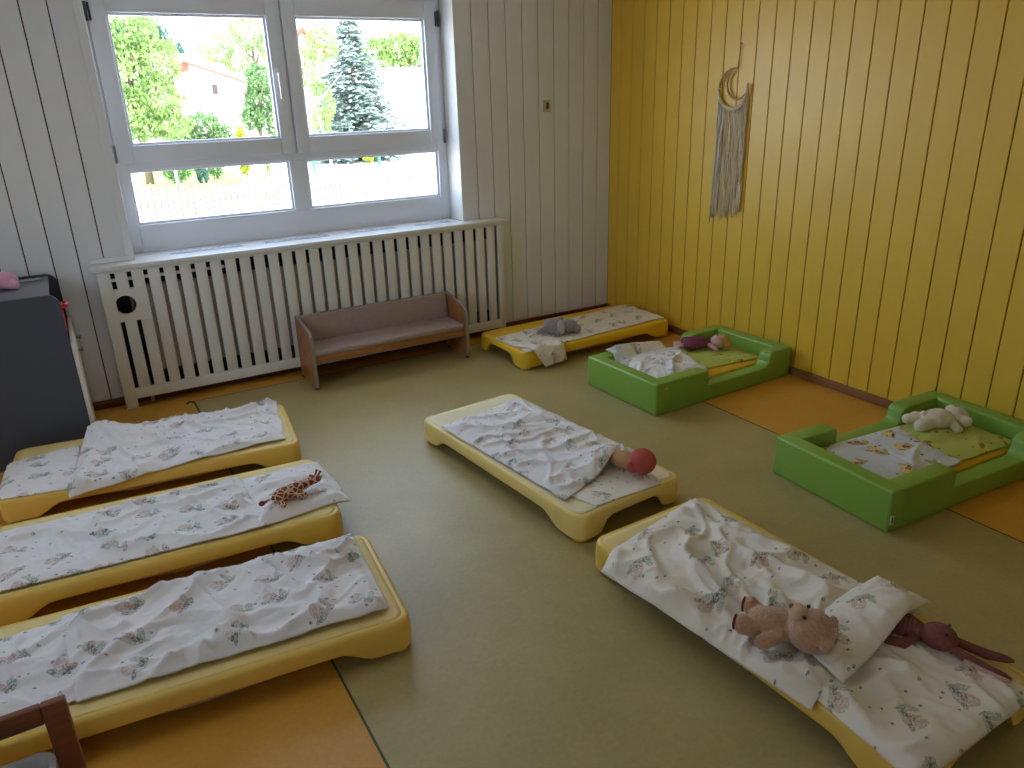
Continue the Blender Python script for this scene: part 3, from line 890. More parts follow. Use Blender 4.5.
# cot B1
cloth('bed_sheet', 'B1', [(-4.36, -1.313), (-4.02, -1.375), (-4.02, -.875), (-4.36, -.921)], M_print, 'white printed sheet at the left end of the cot beside the cupboard', 'sheet', SH, seed=3, amp=.018)
cloth('blanket', 'B1', [(-4.095, -1.410), (-3.110, -1.400), (-3.02, -.845), (-3.955, -.715)], M_print, 'white printed blanket on the cot beside the slate grey cupboard', 'blanket', BL, seed=4, lift=.014, amp=.034, th=.006,
      bumps=[(-.30, .26, .14, .05), (-.30, 0, .10, .012)], dirang=.1, droop=.9)
# cot B2
cloth('pillow_sheet', 'B2', [(-3.43, -2.205), (-3.024, -2.165), (-3.045, -1.74), (-3.40, -1.74)], M_print, 'white printed pillow sheet under the giraffe, corner sticking out', 'sheet', SH, seed=5, lift=.010, amp=.020, th=.006, droop=.25, puff=.010, dirang=.2)
cloth('blanket', 'B2', [(-4.345, -2.134), (-3.395, -2.215), (-3.405, -1.715), (-4.345, -1.67)], M_print, 'white printed blanket ending below the giraffe pillow', 'blanket', BL, seed=6, lift=.016, amp=.032, th=.006, freq=8, dirang=.05)
# cot B3
cloth('bed_sheet', 'B3', [(-4.345, -2.83), (-4.06, -2.885), (-4.06, -2.435), (-4.345, -2.437)], M_print, 'crumpled white printed sheet on the cot by the wooden rack', 'sheet', SH, seed=7, lift=.012, amp=.034, freq=11, th=.006)
cloth('blanket', 'B3', [(-4.10, -2.89), (-3.175, -2.978), (-3.125, -2.462), (-4.13, -2.43)], M_print, 'white printed blanket with long creases on the cot by the rack', 'blanket', BL, seed=8, lift=.018, amp=.044, freq=8, th=.006,
      bumps=[(-.34, .05, .12, .03)], dirang=.35)
# cot K
cloth('bed_sheet', 'K', [(-1.402, -.545), (-1.375, -.925), (-.095, -.83), (-.04, -.36)], M_print_warm, 'ivory printed sheet spread over the cot in the far corner', 'sheet', SH, seed=9, lift=.008, amp=.012, th=.005, dirang=.1)
cloth('blanket', 'K', [(-1.400, -.80), (-1.26, -1.06), (-1.08, -1.04), (-1.08, -.76)], M_print_warm, 'printed cloth corner hanging off the cot in the far corner', 'blanket', BL, seed=10, lift=.022, amp=.018, freq=14, th=.005, droop=1.25, res=.010)
# cot E
cloth('bed_sheet', 'E', [(-2.30, -3.85), (-1.86, -3.80), (-1.775, -4.31), (-2.33, -4.31)], M_print_warm, 'ivory printed sheet under the pink rabbit at the near right', 'sheet', SH, seed=11, lift=.008, amp=.030, th=.005, droop=1.1, dirang=.8)
cloth('blanket', 'E', [(-2.425, -3.13), (-1.815, -2.995), (-1.735, -3.93), (-2.345, -4.00)], M_print_warm, 'ivory printed blanket under the teddy bear on the right cot', 'blanket', BL, seed=12, lift=.016, amp=.046, freq=7, th=.006,
      bumps=[(.24, .20, .10, .03)], dirang=.45, droop=.8, edge=.014)
# the turned-back hem lying over the rabbit
cloth('blanket_fold', 'E', [(-2.20, -3.80), (-1.72, -3.76), (-1.70, -3.935), (-2.24, -4.02)], M_print_warm, 'turned-back blanket hem lying over the pink rabbit', 'blanket', BL, seed=13, lift=.060, amp=.020, freq=12, th=.006,
      bumps=[(.30, .13, .12, .046)], dirang=1.2, res=.010, droop=.3, edge=.016)

# ------------------------------------------------------------------ green foam beds
def make_foam_bed(label, cx, cy, th):
    GL, GW, GH = 1.149, .636, .195
    W = .088
    t = thing('foam_bed', label, 'foam bed', (cx, cy, 0), th, 'green foam beds')
    for s in (-1, 1):
        box_obj('end_bolster', (s * GL / 2 - (W if s > 0 else 0), -GW / 2, 0), (s * GL / 2 + (W if s < 0 else 0), GW / 2, GH), M_green, t, .014, 4)
    x0, x1 = -GL / 2 + W - .012, GL / 2 - W + .012
    for s, g0, g1 in ((-1, -.16, .365), (1, -.25, .215)):
        low = .098; GHs = GH - .0015
        pts = [(x0, 0), (x1, 0), (x1, GHs)]
        pts += [(g1 + .045, GHs)]
        for k in range(1, 6):   # rounded shoulder
            q = k / 5 * PI / 2; pts.append((g1 + .045 - .045 * math.sin(q), GHs - .045 * (1 - math.cos(q))))
        for k in range(1, 6):   # hollow curve down to the low part
            q = k / 5 * PI / 2; pts.append((g1 - .05 * (1 - math.cos(q)), low + .05 * (1 - math.sin(q))))
        pts += [(g0, low), (g0, GHs - .02), (g0 - .006, GHs - .006), (g0 - .02, GHs), (x0, GHs)]
        y0, y1 = (-GW / 2 + .0015, -GW / 2 + W) if s < 0 else (GW / 2 - W, GW / 2 - .0015)
        bm = bmesh.new(); add_prism(bm, pts, y0, y1, 'xz', .009, 3)
        auto_smooth(new_mesh('side_bolster', bm, M_green, t), 50)
    x0, x1 = -GL / 2 + W + .001, GL / 2 - W - .001
    box_obj('base_pad', (x0, -GW / 2 + W + .001, 0), (x1, GW / 2 - W - .001, .06), M_green, t, .008)
    bm = bmesh.new(); add_box(bm, (x0 + .006, -GW / 2 + W + .006, .0605), (x1 - .006, GW / 2 - W - .006, .108), .014, 3)
    auto_smooth(new_mesh('mattress', bm, M_mattress, t), 50)
    return t
g1 = make_foam_bed('green foam bed nearest the far corner, pink doll inside', -.611, -1.666, .028)
g2 = make_foam_bed('green foam bed at the right edge with the cream teddy', -.5957, -3.171, -.052)
COTS['G1'] = (-.611, -1.666, .028); COTS['G2'] = (-.5957, -3.171, -.052)
M_tagw = mat('white_tag', rgb(226, 226, 220), .6); M_tagb = mat('black_tag', rgb(20, 24, 20), .6)
tg = box_obj('care_tag', (-.566, -.3205, .040), (-.548, -.3160, .082), M_tagw, g2)
box_obj('printed_mark', (-.561, -.3211, .048), (-.553, -.3206, .074), M_tagb, tg)
box_obj('care_tag', (-.515, -.3195, .150), (-.488, -.3160, .158), mat('yellow_tag', rgb(206, 200, 90), .6), g1)
HB = (.47, .215)
cloth('pillow_sheet', 'G1', [(-.62, -1.80), (-.20, -1.84), (-.20, -1.46), (-.62, -1.46)], M_print_green, 'green and yellow printed pillow sheet under the pink doll', 'sheet', SH, seed=14, lift=.010, amp=.014, CHt=.108, half=HB, th=.006, droop=.2)
cloth('blanket', 'G1', [(-1.075, -1.90), (-.66, -1.89), (-.50, -1.46), (-1.06, -1.375)], M_print, 'puffy white printed blanket in the green bed by the corner', 'blanket', BL, seed=15, lift=.030, amp=.030, freq=8, CHt=.108, half=(.9, .9), th=.010, puff=.022,
      bumps=[(-.20, .06, .2, .012)], lay=lambda x, y: .075 * sstep(.17, .235, y) * sstep(.02, -.06, x))
cloth('pillow_sheet', 'G2', [(-.62, -3.36), (-.13, -3.40), (-.12, -3.02), (-.58, -2.98)], M_print_green, 'green pillow sheet with dark red rings beside the cream teddy', 'sheet', SH, seed=16, lift=.012, amp=.016, CHt=.108, half=HB, th=.006, droop=.2, puff=.012)
cloth('blanket', 'G2', [(-1.05, -3.345), (-.56, -3.385), (-.44, -2.99), (-1.01, -2.935)], M_print_bold, 'pale blanket with yellow and dark red figures in the right green bed', 'blanket', BL, seed=17, lift=.020, amp=.018, freq=7, CHt=.108, half=(.9, .9), th=.008, puff=.010)

# ------------------------------------------------------------------ plush toys
M_tan = mat('tan_plush', rgb(192, 150, 116), .95, .1, .10, 90, .5, 300, sheen=.6)
M_tanl = mat('light_tan_plush', rgb(214, 176, 142), .95, .1, .08, 90, .5, 300, sheen=.6)
M_sole = mat('brown_plush', rgb(136, 82, 54), .95, .1, .08, 90, .4, 300)
M_black = mat('black_bead', rgb(24, 20, 20), .25)
M_knit = mat('dusky_pink_knit', rgb(134, 84, 76), .95, .1, .12, 80, .5, 200)
M_knit_l = mat('pale_knit', rgb(206, 170, 158), .95, .1, .08, 80)
M_grey = mat('grey_plush', rgb(158, 146, 144), .95, .1, .10, 70, .5, 280, sheen=.6)
M_greyl = mat('light_grey_plush', rgb(196, 184, 180), .95, .1, .08, 70, .5, 280, sheen=.6)
M_creamp = mat('cream_plush', rgb(232, 218, 190), .95, .1, .06, 70, .5, 280, sheen=.6)
M_coral = mat('coral_jersey', rgb(188, 88, 78), .75, .2, .05, 60, .1, 300)
M_doll = mat('tan_jersey', rgb(190, 148, 100), .85, .2, .05, 60)

# teddy on cot E (local +x = head end)
td = thing('teddy_bear', 'tan teddy bear lying on its back on the right cot blanket', 'teddy bear', (-2.222, -3.805, .168), math.radians(-62))
td.scale = (.84, .84, .84)
bm = bmesh.new()
add_ball(bm, (-.055, 0, .055), (.085, .062, .055)); add_ball(bm, (.085, 0, .075), (.082, .084, .076)); add_ball(bm, (.02, 0, .055), (.05, .05, .045))
for s in (-1, 1):
    limb(bm, (-.01, s * .05, .055), (-.055, s * .095, .035), .026, .028)
    limb(bm, (-.09, s * .035, .05), (-.125, s * .055, .05), .034, .034); add_ball(bm, (-.14, s * .058, .056), (.028, .034, .040))
    add_ball(bm, (.145, s * .062, .085), (.018, .03, .03))
plush('body', bm, M_tan, td, .0045, .004)
for s in (-1, 1):
    ball_obj('paw_pad', (-.167, s * .058, .056), (.007, .026, .031), M_sole, td)
    ball_obj('eye', (.062, s * .036, .146), .007, M_black, td)
ball_obj('muzzle', (.035, 0, .135), (.034, .038, .030), M_tanl, td); ball_obj('nose', (.012, 0, .152), (.010, .014, .008), M_sole, td)

# pink knitted rabbit on cot E
rb_ = thing('knitted_rabbit', 'dusky pink knitted rabbit tucked under the turned-back hem', 'rabbit toy', (-1.87, -3.985, .143), math.radians(-66))
bm = bmesh.new()
n = 34; pts = []; rad = []
for i in range(n):
    q = i / (n - 1); pts.append((-.058 + .093 * q, 0, .036)); rad.append((.043 * (1 - .45 * q ** 1.5)) * (1 + .07 * math.sin(q * 46)))
tube(bm, pts, rad, 20)
new_mesh('body', bm, M_knit, rb_, smooth=True)
bm = bmesh.new(); add_ball(bm, (.075, 0, .042), (.052, .045, .040)); plush('head', bm, M_knit, rb_, .004, .001)
for s in (-1, 1):
    bm = bmesh.new(); pts = [(.11, s * .02, .035), (.15, s * .028, .020), (.20, s * (.036 if s < 0 else .032), .012), (.25, s * .042, .010), (.27, s * .044, .010)]
    tube(bm, pts, [.012, .015, .016, .012, .004], 10); e = new_mesh('ear', bm, M_knit, rb_, smooth=True)
    bm = bmesh.new(); tube(bm, [(a - .0, b + s * .006, c - .004) for a, b, c in pts[1:]], [.012, .015, .011, .003], 8); new_mesh('ear_lining', bm, M_knit_l, e, smooth=True)
    bm = bmesh.new(); tube(bm, [(.02, s * .03, .035), (-.01, s * .065, .022), (-.055, s * .075, .018), (-.075, s * .075, .018)], [.014, .017, .017, .010], 12); new_mesh('arm', bm, M_knit, rb_, smooth=True)
    ball_obj('eye', (.095, s * .026, .073), .005, M_black, rb_)

# coral-hooded doll on cot A
dl = thing('doll', 'small doll with coral hood peeping out of the middle cot blanket', 'doll', (-1.875, -2.67, .150), math.radians(-68))
ball_obj('hood', (.035, 0, .058), (.062, .060, .058), M_coral, dl, seg=28)
ball_obj('face', (.012, -.036, .045), (.036, .028, .034), M_coral, dl)
bm = bmesh.new(); tube(bm, [(-.125, 0, .036), (-.115, 0, .038), (-.07, 0, .040), (-.03, 0, .040), (.0, 0, .04)], [.020, .034, .040, .038, .03], 18); new_mesh('body', bm, M_doll, dl, smooth=True)
bm = bmesh.new(); tube(bm, [(.0, -.060, .062), (.008, -.066, .068), (.016, -.064, .062)], .006, 8); new_mesh('ear', bm, M_coral, dl, smooth=True)

# giraffe on cot B2
M_gir = bpy.data.materials.new('giraffe_plush')
def _gir():
    t = NT(M_gir)
    v = t.n('ShaderNodeTexVoronoi', feature='DISTANCE_TO_EDGE'); v.inputs['Scale'].default_value = 42; t.l(t.obj(), v.inputs['Vector'])
    t.l(t.ramp(v.outputs['Distance'], [(.07, rgb(226, 196, 168)), (.12, rgb(140, 66, 36))]), t.b.inputs['Base Color'])
    t.b.inputs['Roughness'].default_value = .95
    t.bump(t.noise(250, 3, .6, t.obj()), .4, .003)
_gir()
gi = thing('plush_giraffe', 'small brown patched plush giraffe lying on the pillow sheet', 'giraffe toy', (-3.245, -2.075, .168), math.radians(17))
bm = bmesh.new()
add_ball(bm, (-.04, 0, .03), (.062, .034, .030)); limb(bm, (.0, 0, .032), (.095, .006, .032), .027, .019); add_ball(bm, (.115, .004, .034), (.028, .020, .020)); 
limb(bm, (-.075, -.015, .02), (-.085, -.055, .014), .015, .013); limb(bm, (-.01, -.02, .02), (.025, -.05, .014), .015, .013); limb(bm, (-.07, .02, .02), (-.055, .055, .014), .015, .013); limb(bm, (.0, .02, .02), (.03, .05, .014), .015, .013)
plush('body', bm, M_gir, gi, .004, .0008)
for s in (-1, 1):
    bm = bmesh.new(); tube(bm, [(.118, s * .009, .05), (.128, s * .012, .064), (.131, s * .013, .070)], [.004, .004, .007], 8); new_mesh('horn', bm, M_sole, gi, smooth=True)
    ball_obj('ear', (.108, s * .026, .042), (.008, .014, .006), M_sole, gi)
    ball_obj('eye', (.132, s * .013, .044), .003, M_black, gi)
bm = bmesh.new(); tube(bm, [(-.098, 0, .03), (-.12, .006, .026), (-.135, .01, .022)], .005, 8); tl = new_mesh('tail', bm, M_gir, gi, smooth=True)
ball_obj('tail_tuft', (-.143, .012, .022), (.014, .011, .011), M_sole, tl)

# grey plush on cot K
el = thing('grey_plush', 'grey plush elephant lying on the far corner cot', 'elephant toy', (-.985, -.74, .150), math.radians(-28))
bm = bmesh.new()
add_ball(bm, (-.045, 0, .055), (.072, .066, .056)); add_ball(bm, (.06, .01, .048), (.07, .06, .050)); add_ball(bm, (.125, -.01, .03), (.028, .026, .03)); add_ball(bm, (.11, .055, .028), (.028, .026, .028))
limb(bm, (-.10, -.02, .04), (-.155, -.03, .016), .026, .016); limb(bm, (.0, -.045, .03), (-.02, -.075, .018), .022, .018)
plush('body', bm, M_grey, el, .005, .003)
for s in (-1, 1):
    ball_obj('ear', (.005, s * .058, .060), (.030, .014, .050), M_greyl, el, rot=(s * .35, 0, .2))
    ball_obj('eye', (-.098, s * .03, .066), .005, M_black, el)

# doll in G1
M_plum = mat('plum_dress', rgb(128, 68, 82), .85, .2, .12, 40)
M_peach = mat('pale_pink_doll_cloth', rgb(216, 176, 166), .85, .2, .05, 40)
M_hair = mat('yellow_wool_hair', rgb(206, 158, 76), .95, .1, .15, 60)
d2 = thing('rag_doll', 'rag doll in plum dress lying in the far green bed', 'doll', (-.36, -1.535, .130), math.radians(-36))
bm = bmesh.new(); add_ball(bm, (-.06, .0, .04), (.085, .06, .040)); add_ball(bm, (-.11, .03, .035), (.05, .04, .035)); add_ball(bm, (-.095, -.035, .03), (.05, .035, .03)); add_ball(bm, (-.01, 0, .04), (.05, .045, .035))
plush('dress', bm, M_plum, d2, .005, .002)
bm = bmesh.new(); add_ball(bm, (.085, 0, .048), (.052, .048, .046)); plush('head', bm, M_peach, d2, .004, .0006)
bm = bmesh.new(); add_ball(bm, (.118, .004, .05), (.034, .046, .042)); add_ball(bm, (.15, .02, .034), (.026, .022, .022)); add_ball(bm, (.15, -.022, .034), (.026, .022, .022)); plush('hair', bm, M_hair, d2, .004, .003)
for s in (-1, 1):
    bm = bmesh.new(); tube(bm, [(.02, s * .03, .035), (.05, s * .065, .025), (.07, s * .085, .016)], [.014, .013, .011], 10); new_mesh('arm', bm, M_peach, d2, smooth=True)
    bm = bmesh.new(); tube(bm, [(-.12, s * .02, .03), (-.17, s * .03, .024), (-.205, s * .035, .022)], [.017, .016, .015], 10); new_mesh('leg', bm, M_peach, d2, smooth=True)
    ball_obj('eye', (.078, s * .018, .094), .004, M_black, d2)

# cream teddy in G2, face down
t2 = thing('teddy_bear', 'cream teddy bear lying face down in the right green bed', 'teddy bear', (-.310, -3.105, .134), math.radians(-28))
t2.scale = (.88, .88, .88)
bm = bmesh.new()
add_ball(bm, (-.01, -.012, .055), (.088, .070, .056)); add_ball(bm, (.105, 0, .058), (.062, .058, .054))
add_ball(bm, (.105, .062, .070), (.030, .030, .032)); add_ball(bm, (.125, -.060, .050), (.032, .030, .032))
limb(bm, (-.06, .04, .045), (-.145, .055, .030), .032, .030); limb(bm, (-.06, -.04, .045), (-.13, -.055, .035), .036, .036); limb(bm, (-.02, .05, .04), (-.075, .105, .028), .024, .024); limb(bm, (.05, -.05, .04), (.06, -.10, .026), .024, .024)
plush('body', bm, M_creamp, t2, .005, .002)
ball_obj('tail', (-.09, 0, .085), .016, M_creamp, t2)

# ------------------------------------------------------------------ outside
GZ = -0.8
M_pave = mat('pale_paving', rgb(214, 208, 198), .9, .2, .03, 1.5)
M_lawn = mat('lawn_grass', rgb(140, 168, 84), .95, .1, .25, 3)
bm = bmesh.new(); add_box(bm, (-80, .45, GZ - .3), (120, 170, GZ))
tag(new_mesh('ground', bm, M_pave), 'pale sunlit yard outside the window', 'ground', kind='structure')
def lawn_patch(pts, label):
    bm = bmesh.new(); add_prism(bm, pts, GZ + .0, GZ + .04, 'xy'); tag(new_mesh('lawn', bm, M_lawn), label, 'lawn', kind='stuff')
lawn_patch([(-1.35, 22.3), (-.3, 20.4), (.9, 21.4), (2.1, 23.2), (1.5, 29), (.2, 33), (-1.2, 33)], 'green lawn patch beyond the fence on the left')
M_wallw = mat('white_render_wall', rgb(236, 226, 214), .9, .1, .03, 1); M_wallp = mat('pinkish_render_wall', rgb(232, 208, 194), .9, .1, .03, 1)
M_roofl = mat('sunlit_tiles', rgb(226, 196, 180), .85, .1, .05, 2); M_roofr = mat('red_brown_roof', rgb(160, 84, 66), .85, .1, .1, 2)  # pale tile tone paints the glare of full sun on the roofs
M_wind = mat('dark_window_opening', rgb(70, 52, 54), .4); M_shut = mat('red_brown_shutter', rgb(122, 66, 62), .7)
M_picket = mat('weathered_pickets', rgb(104, 92, 82), .9, .2, .2, 4)
fn = thing('picket_fence', 'pale picket fence across the yard outside the window', 'fence')
fa, fb = Vector((-3.2, 14.35)), Vector((6.6, 16.5))
np_ = 66
pk = None
for i in range(np_):
    p = fa.lerp(fb, i / (np_ - 1))
    if pk is None:
        bm = bmesh.new(); add_prism(bm, [(-.022, 0), (.022, 0), (.022, .82), (0, .90), (-.022, .82)], -.012, .012, 'xz'); pk = new_mesh('picket', bm, M_picket, fn); c = pk
    else: c = pk.copy(); COL.objects.link(c)
    c.location = (p.x, p.y, GZ)
    c.rotation_euler = (0, 0, math.atan2(fb.y - fa.y, fb.x - fa.x))
for zz in (.30,):
    bm = bmesh.new(); d = (fb - fa); ang = math.atan2(d.y, d.x)
    add_box(bm, (0, .0125, zz - .035), (d.length, .04, zz + .035)); o = new_mesh('rail', bm, M_wallw, fn); o.location = (fa.x, fa.y, GZ); o.rotation_euler = (0, 0, ang)

def leafmat(name, c, tr=.35):
    m = bpy.data.materials.new(name); t = NT(m)
    f = t.noise(1.7, 3, .6, t.obj())
    a = tuple(v * .72 for v in c[:3]) + (1,); b = tuple(min(1, v * 1.3) for v in c[:3]) + (1,)
    colr = t.ramp(f, [(.3, a), (.7, b)])
    t.l(colr, t.b.inputs['Base Color']); t.b.inputs['Roughness'].default_value = .6; t.b.inputs['Specular IOR Level'].default_value = .25
    tl = t.n('ShaderNodeBsdfTranslucent'); t.l(colr, tl.inputs['Color'])
    mx = t.n('ShaderNodeMixShader'); mx.inputs[0].default_value = tr
    t.l(t.b.outputs[0], mx.inputs[1]); t.l(tl.outputs[0], mx.inputs[2]); t.l(mx.outputs[0], t.out.inputs['Surface'])
    return m
ML = {'fresh': leafmat('fresh_leaves', rgb(132, 156, 88)), 'dark': leafmat('dark_leaves', rgb(70, 104, 90)), 'pale': leafmat('pale_leaves', rgb(146, 164, 108)),
      'spruce': leafmat('blue_spruce_needles', rgb(150, 164, 154), .12), 'yellow': leafmat('yellow_green_leaves', rgb(156, 166, 40)), 'mid': leafmat('mid_green_leaves', rgb(108, 136, 84))}
M_bark = mat('grey_brown_bark', rgb(116, 98, 80), .95, .1, .2, 4); M_birch = mat('white_birch_bark', rgb(222, 214, 202), .9, .1, .1, 3)

def leafcloud(bm, blobs, n, size, rnd_):
    tot = sum(b[3] * b[4] * b[5] for b in blobs)
    for (cx, cy, cz, rx, ry, rz) in blobs:
        k = int(n * rx * ry * rz / tot) + 1
        for _ in range(k):
            d = Vector((rnd_.gauss(0, 1), rnd_.gauss(0, 1), rnd_.gauss(0, 1))).normalized() * (rnd_.uniform(.45, 1.0) ** .6)
            nz = 1 + .28 * noise.noise(Vector((d.x * 2.6 + cx, d.y * 2.6 + cy, d.z * 2.6 + cz)))
            p = Vector((cx + d.x * rx * nz, cy + d.y * ry * nz, cz + d.z * rz * nz))
            s = size * rnd_.uniform(.6, 1.35)
            e = Euler((rnd_.uniform(0, 6.3), rnd_.uniform(0, 6.3), rnd_.uniform(0, 6.3))).to_matrix()
            q = [e @ Vector(v) * s + p for v in ((-.5, 0, 0), (0, -.28, .05), (.5, 0, 0), (0, .28, .05))]
            bm.faces.new([bm.verts.new(v) for v in q])
def tree(name, label, cat, x, y, blobs, n, size, leaf, trunk_h, trunk_r, bark=None, group=None, seed=1, lean=0):
    t = thing(name, label, cat, (x, y, GZ), 0, group)
    r_ = random.Random(seed)
    bm = bmesh.new(); leafcloud(bm, blobs, n, size, r_); new_mesh('crown', bm, ML[leaf], t)
    if trunk_h > 0:
        bm = bmesh.new()
        tube(bm, [(0, 0, 0), (lean * .3, 0, trunk_h * .35), (lean * .8, 0, trunk_h * .75), (lean, 0, trunk_h)], [trunk_r, trunk_r * .85, trunk_r * .65, trunk_r * .35], 10)
        for k in range(5):
            a = k * 2.4; z0 = trunk_h * (.55 + .08 * k)
            tube(bm, [(lean * .6, 0, z0), (lean * .6 + math.cos(a) * .5, math.sin(a) * .5, z0 + .5), (lean * .6 + math.cos(a) * 1.1, math.sin(a) * 1.1, z0 + 1.1)], [trunk_r * .4, trunk_r * .28, trunk_r * .12], 7)
        new_mesh('trunk', bm, bark or M_bark, t, smooth=True)
    return t
TG = 'trees and shrubs outside the window'
tree('leafy_tree', 'bright green leafy tree at the left edge of the window view', 'tree', -1.1, 24,
     [(.1, 0, 4.9, 1.0, 1.1, 1.0), (.9, -.2, 3.9, .7, 1.0, .8), (-.2, -.3, 3.6, .9, 1.0, 1.0), (.7, -.3, 2.7, .8, 1.0, .7), (-.3, -.3, 2.4, .8, 1.0, .8), (.9, -.3, 1.9, .7, .8, .5), (.1, -.3, 1.8, .7, .7, .4), (-1.5, 0, 3.6, .9, 1.0, 1.6)], 9500, .17, 'fresh', 4.2, .14, group=TG, seed=2)
tree('leafy_tree', 'dark blue-green tree behind the roof of the pale house', 'tree', 3.1, 54,
     [(0, 0, 6.6, 1.5, 1.6, 1.3), (1.3, 0, 5.8, 1.1, 1.4, .9), (-1.3, 0, 6.2, 1.4, 1.6, 1.6), (-2.6, 0, 5.8, 1.3, 1.6, 2.0)], 5500, .28, 'dark', 5.0, .25, group=TG, seed=3)
tree('leafy_tree', 'pale sunlit tree above the gabled white house', 'tree', 8.4, 47.5,
     [(0, 0, 6.6, 1.3, 1.4, 1.2), (-2.2, 0, 5.6, 1.1, 1.1, 1.0), (1.4, 0, 5.8, 1.1, 1.2, 1.2), (-1.0, 0, 4.9, .9, 1.0, .9)], 3000, .25, 'pale', 5.8, .2, group=TG, seed=4)
tree('leafy_tree', 'tree with dark shaded trunk right of the white house', 'tree', 3.4, 26,
     [(0, 0, 2.6, .60, .6, .6), (.1, 0, 3.3, .55, .6, .6), (-.35, -.2, 2.0, .5, .5, .5), (.45, -.2, 1.7, .42, .5, .5)], 3800, .145, 'mid', 2.8, .10, group=TG, seed=5, lean=-.3)
tree('shrub', 'round green shrub before the white house', 'shrub', 1.55, 28.2,
     [(0, 0, 1.6, .85, .8, .7), (-.65, 0, 1.3, .7, .7, .65), (.65, .2, 1.2, .6, .6, .6), (0, -.1, .7, 1.1, .7, .6)], 5000, .14, 'mid', 1.2, .08, group=TG, seed=6)
tree('conical_shrub', 'small yellow-green conical shrub beside the shaded tree', 'shrub', 2.3, 25.0,
     [(0, 0, .75, .27, .27, .75), (0, 0, 1.3, .18, .18, .5)], 900, .14, 'yellow', 0.5, .05, group=TG, seed=7)
tree('birch_tree', 'slender birch with white trunk left of the spruce', 'tree', 4.55, 21.5,
     [(-.55, 0, 3.5, .5, .5, .7), (-.1, .2, 2.4, .45, .4, .8), (-.3, 0, 1.7, .4, .4, .6), (.1, .3, 4.3, .6, .5, .6)], 2600, .12, 'fresh', 4.2, .05, M_birch, group=TG, seed=8, lean=-.75)
tree('leafy_tree', 'light green tree at the right edge of the window view', 'tree', 16.4, 43,
     [(0, 0, 5.4, 1.4, 1.4, 1.1), (-1.6, 0, 5.0, 1.3, 1.3, 1.1), (1.6, 0, 5.2, 1.5, 1.4, 1.2)], 5000, .24, 'fresh', 4.4, .2, group=TG, seed=9)
tree('shrub', 'dark small conifer on the lawn patch', 'shrub', .42, 22.8, [(0, 0, .34, .20, .20, .36)], 420, .12, 'dark', .3, .04, group=TG, seed=10)
tree('shrub', 'slim green shrub beside the small conifer', 'shrub', 1.05, 23.8, [(0, 0, .50, .22, .22, .46)], 380, .12, 'mid', .3, .04, group=TG, seed=11)
tree('sapling', 'thin sapling standing on the pale yard', 'sapling', 2.12, 20.9, [(0, 0, .45, .16, .16, .32)], 90, .10, 'fresh', .7, .014, group=TG, seed=12)
tree('shrub', 'bushy green shrub at the foot of the leafy tree', 'shrub', -.35, 23.6, [(.1, 0, .50, .45, .40, .45)], 700, .14, 'mid', .4, .06, group=TG, seed=13)
tree('shrub', 'low shrub by the teal post in the lower right pane', 'shrub', 7.0, 24.6, [(0, 0, .6, .30, .28, .45)], 350, .13, 'yellow', .4, .04, group=TG, seed=14)
M_post = mat('pale_grey_post', rgb(132, 138, 148), .7); M_gpost = mat('teal_green_post', rgb(60, 112, 96), .6)
def post(x, y, h, r, m, label):
    bm = bmesh.new(); tube(bm, [(x, y, GZ), (x, y, GZ + h), (x, y, GZ + h + .03)], [r, r, r * .5], 10); tag(new_mesh('post', bm, m, smooth=False), label, 'post')
post(-.62, 21.0, 1.3, .045, M_post, 'pale grey post on the lawn in the lower left pane')
post(2.88, 27.4, 1.2, .06, M_gpost, 'teal green post left of the window mullion')
post(4.55, 23.9, 1.2, .06, M_gpost, 'teal green post just right of the window mullion')
post(7.55, 25.0, 1.0, .06, M_gpost, 'teal green post beside the low shrub at the right')

# blue spruce: whorls of drooping boughs
def spruce(x, y, H, Rb, label, seed):
    t = thing('spruce_tree', label, 'tree', (x, y, GZ), 0, TG)
    r_ = random.Random(seed)
    bm = bmesh.new()
    z = .25
    while z < H:
        q = 1 - z / H
        rad = Rb * (q ** .72) * r_.uniform(.85, 1.1)
        nb = max(5, int(9 * q + 5))
        for b in range(nb):
            a = 2 * PI * b / nb + r_.uniform(-.3, .3)
            L = rad * r_.uniform(.75, 1.12)
            steps = max(3, int(L / .17))
            for s_ in range(steps):
                u = (s_ + .5) / steps
                if u < .12: continue
                cx, cy = math.cos(a) * L * u, math.sin(a) * L * u
                cz = z + .10 * u - .30 * u * u * L + .14 * L * max(0, u - .75)
                for side in range(6):
                    an = a + r_.uniform(-1.3, 1.3); ln = r_.uniform(.26, .50) * (1.1 - .3 * u)
                    dx, dy, dz = math.cos(an) * ln, math.sin(an) * ln, r_.uniform(-.14, .12)
                    wv = Vector((-math.sin(an), math.cos(an), r_.uniform(-.6, .6))) * ln * .26
                    o_ = Vector((cx + r_.uniform(-.1, .1), cy + r_.uniform(-.1, .1), cz + r_.uniform(-.06, .06)))
                    p = [o_, o_ + Vector((dx * .5, dy * .5, dz * .5)) + wv, o_ + Vector((dx, dy, dz)), o_ + Vector((dx * .5, dy * .5, dz * .5)) - wv]
                    bm.faces.new([bm.verts.new(v) for v in p])
        z += .26
    new_mesh('crown', bm, ML['spruce'], t)
    bm = bmesh.new(); tube(bm, [(0, 0, 0), (0, 0, H * .6), (0, 0, H)], [.16, .09, .02], 10); new_mesh('trunk', bm, M_bark, t, smooth=True)
spruce(8.0, 28.4, 5.9, 2.55, 'large blue-grey spruce filling the right window sash', 21)

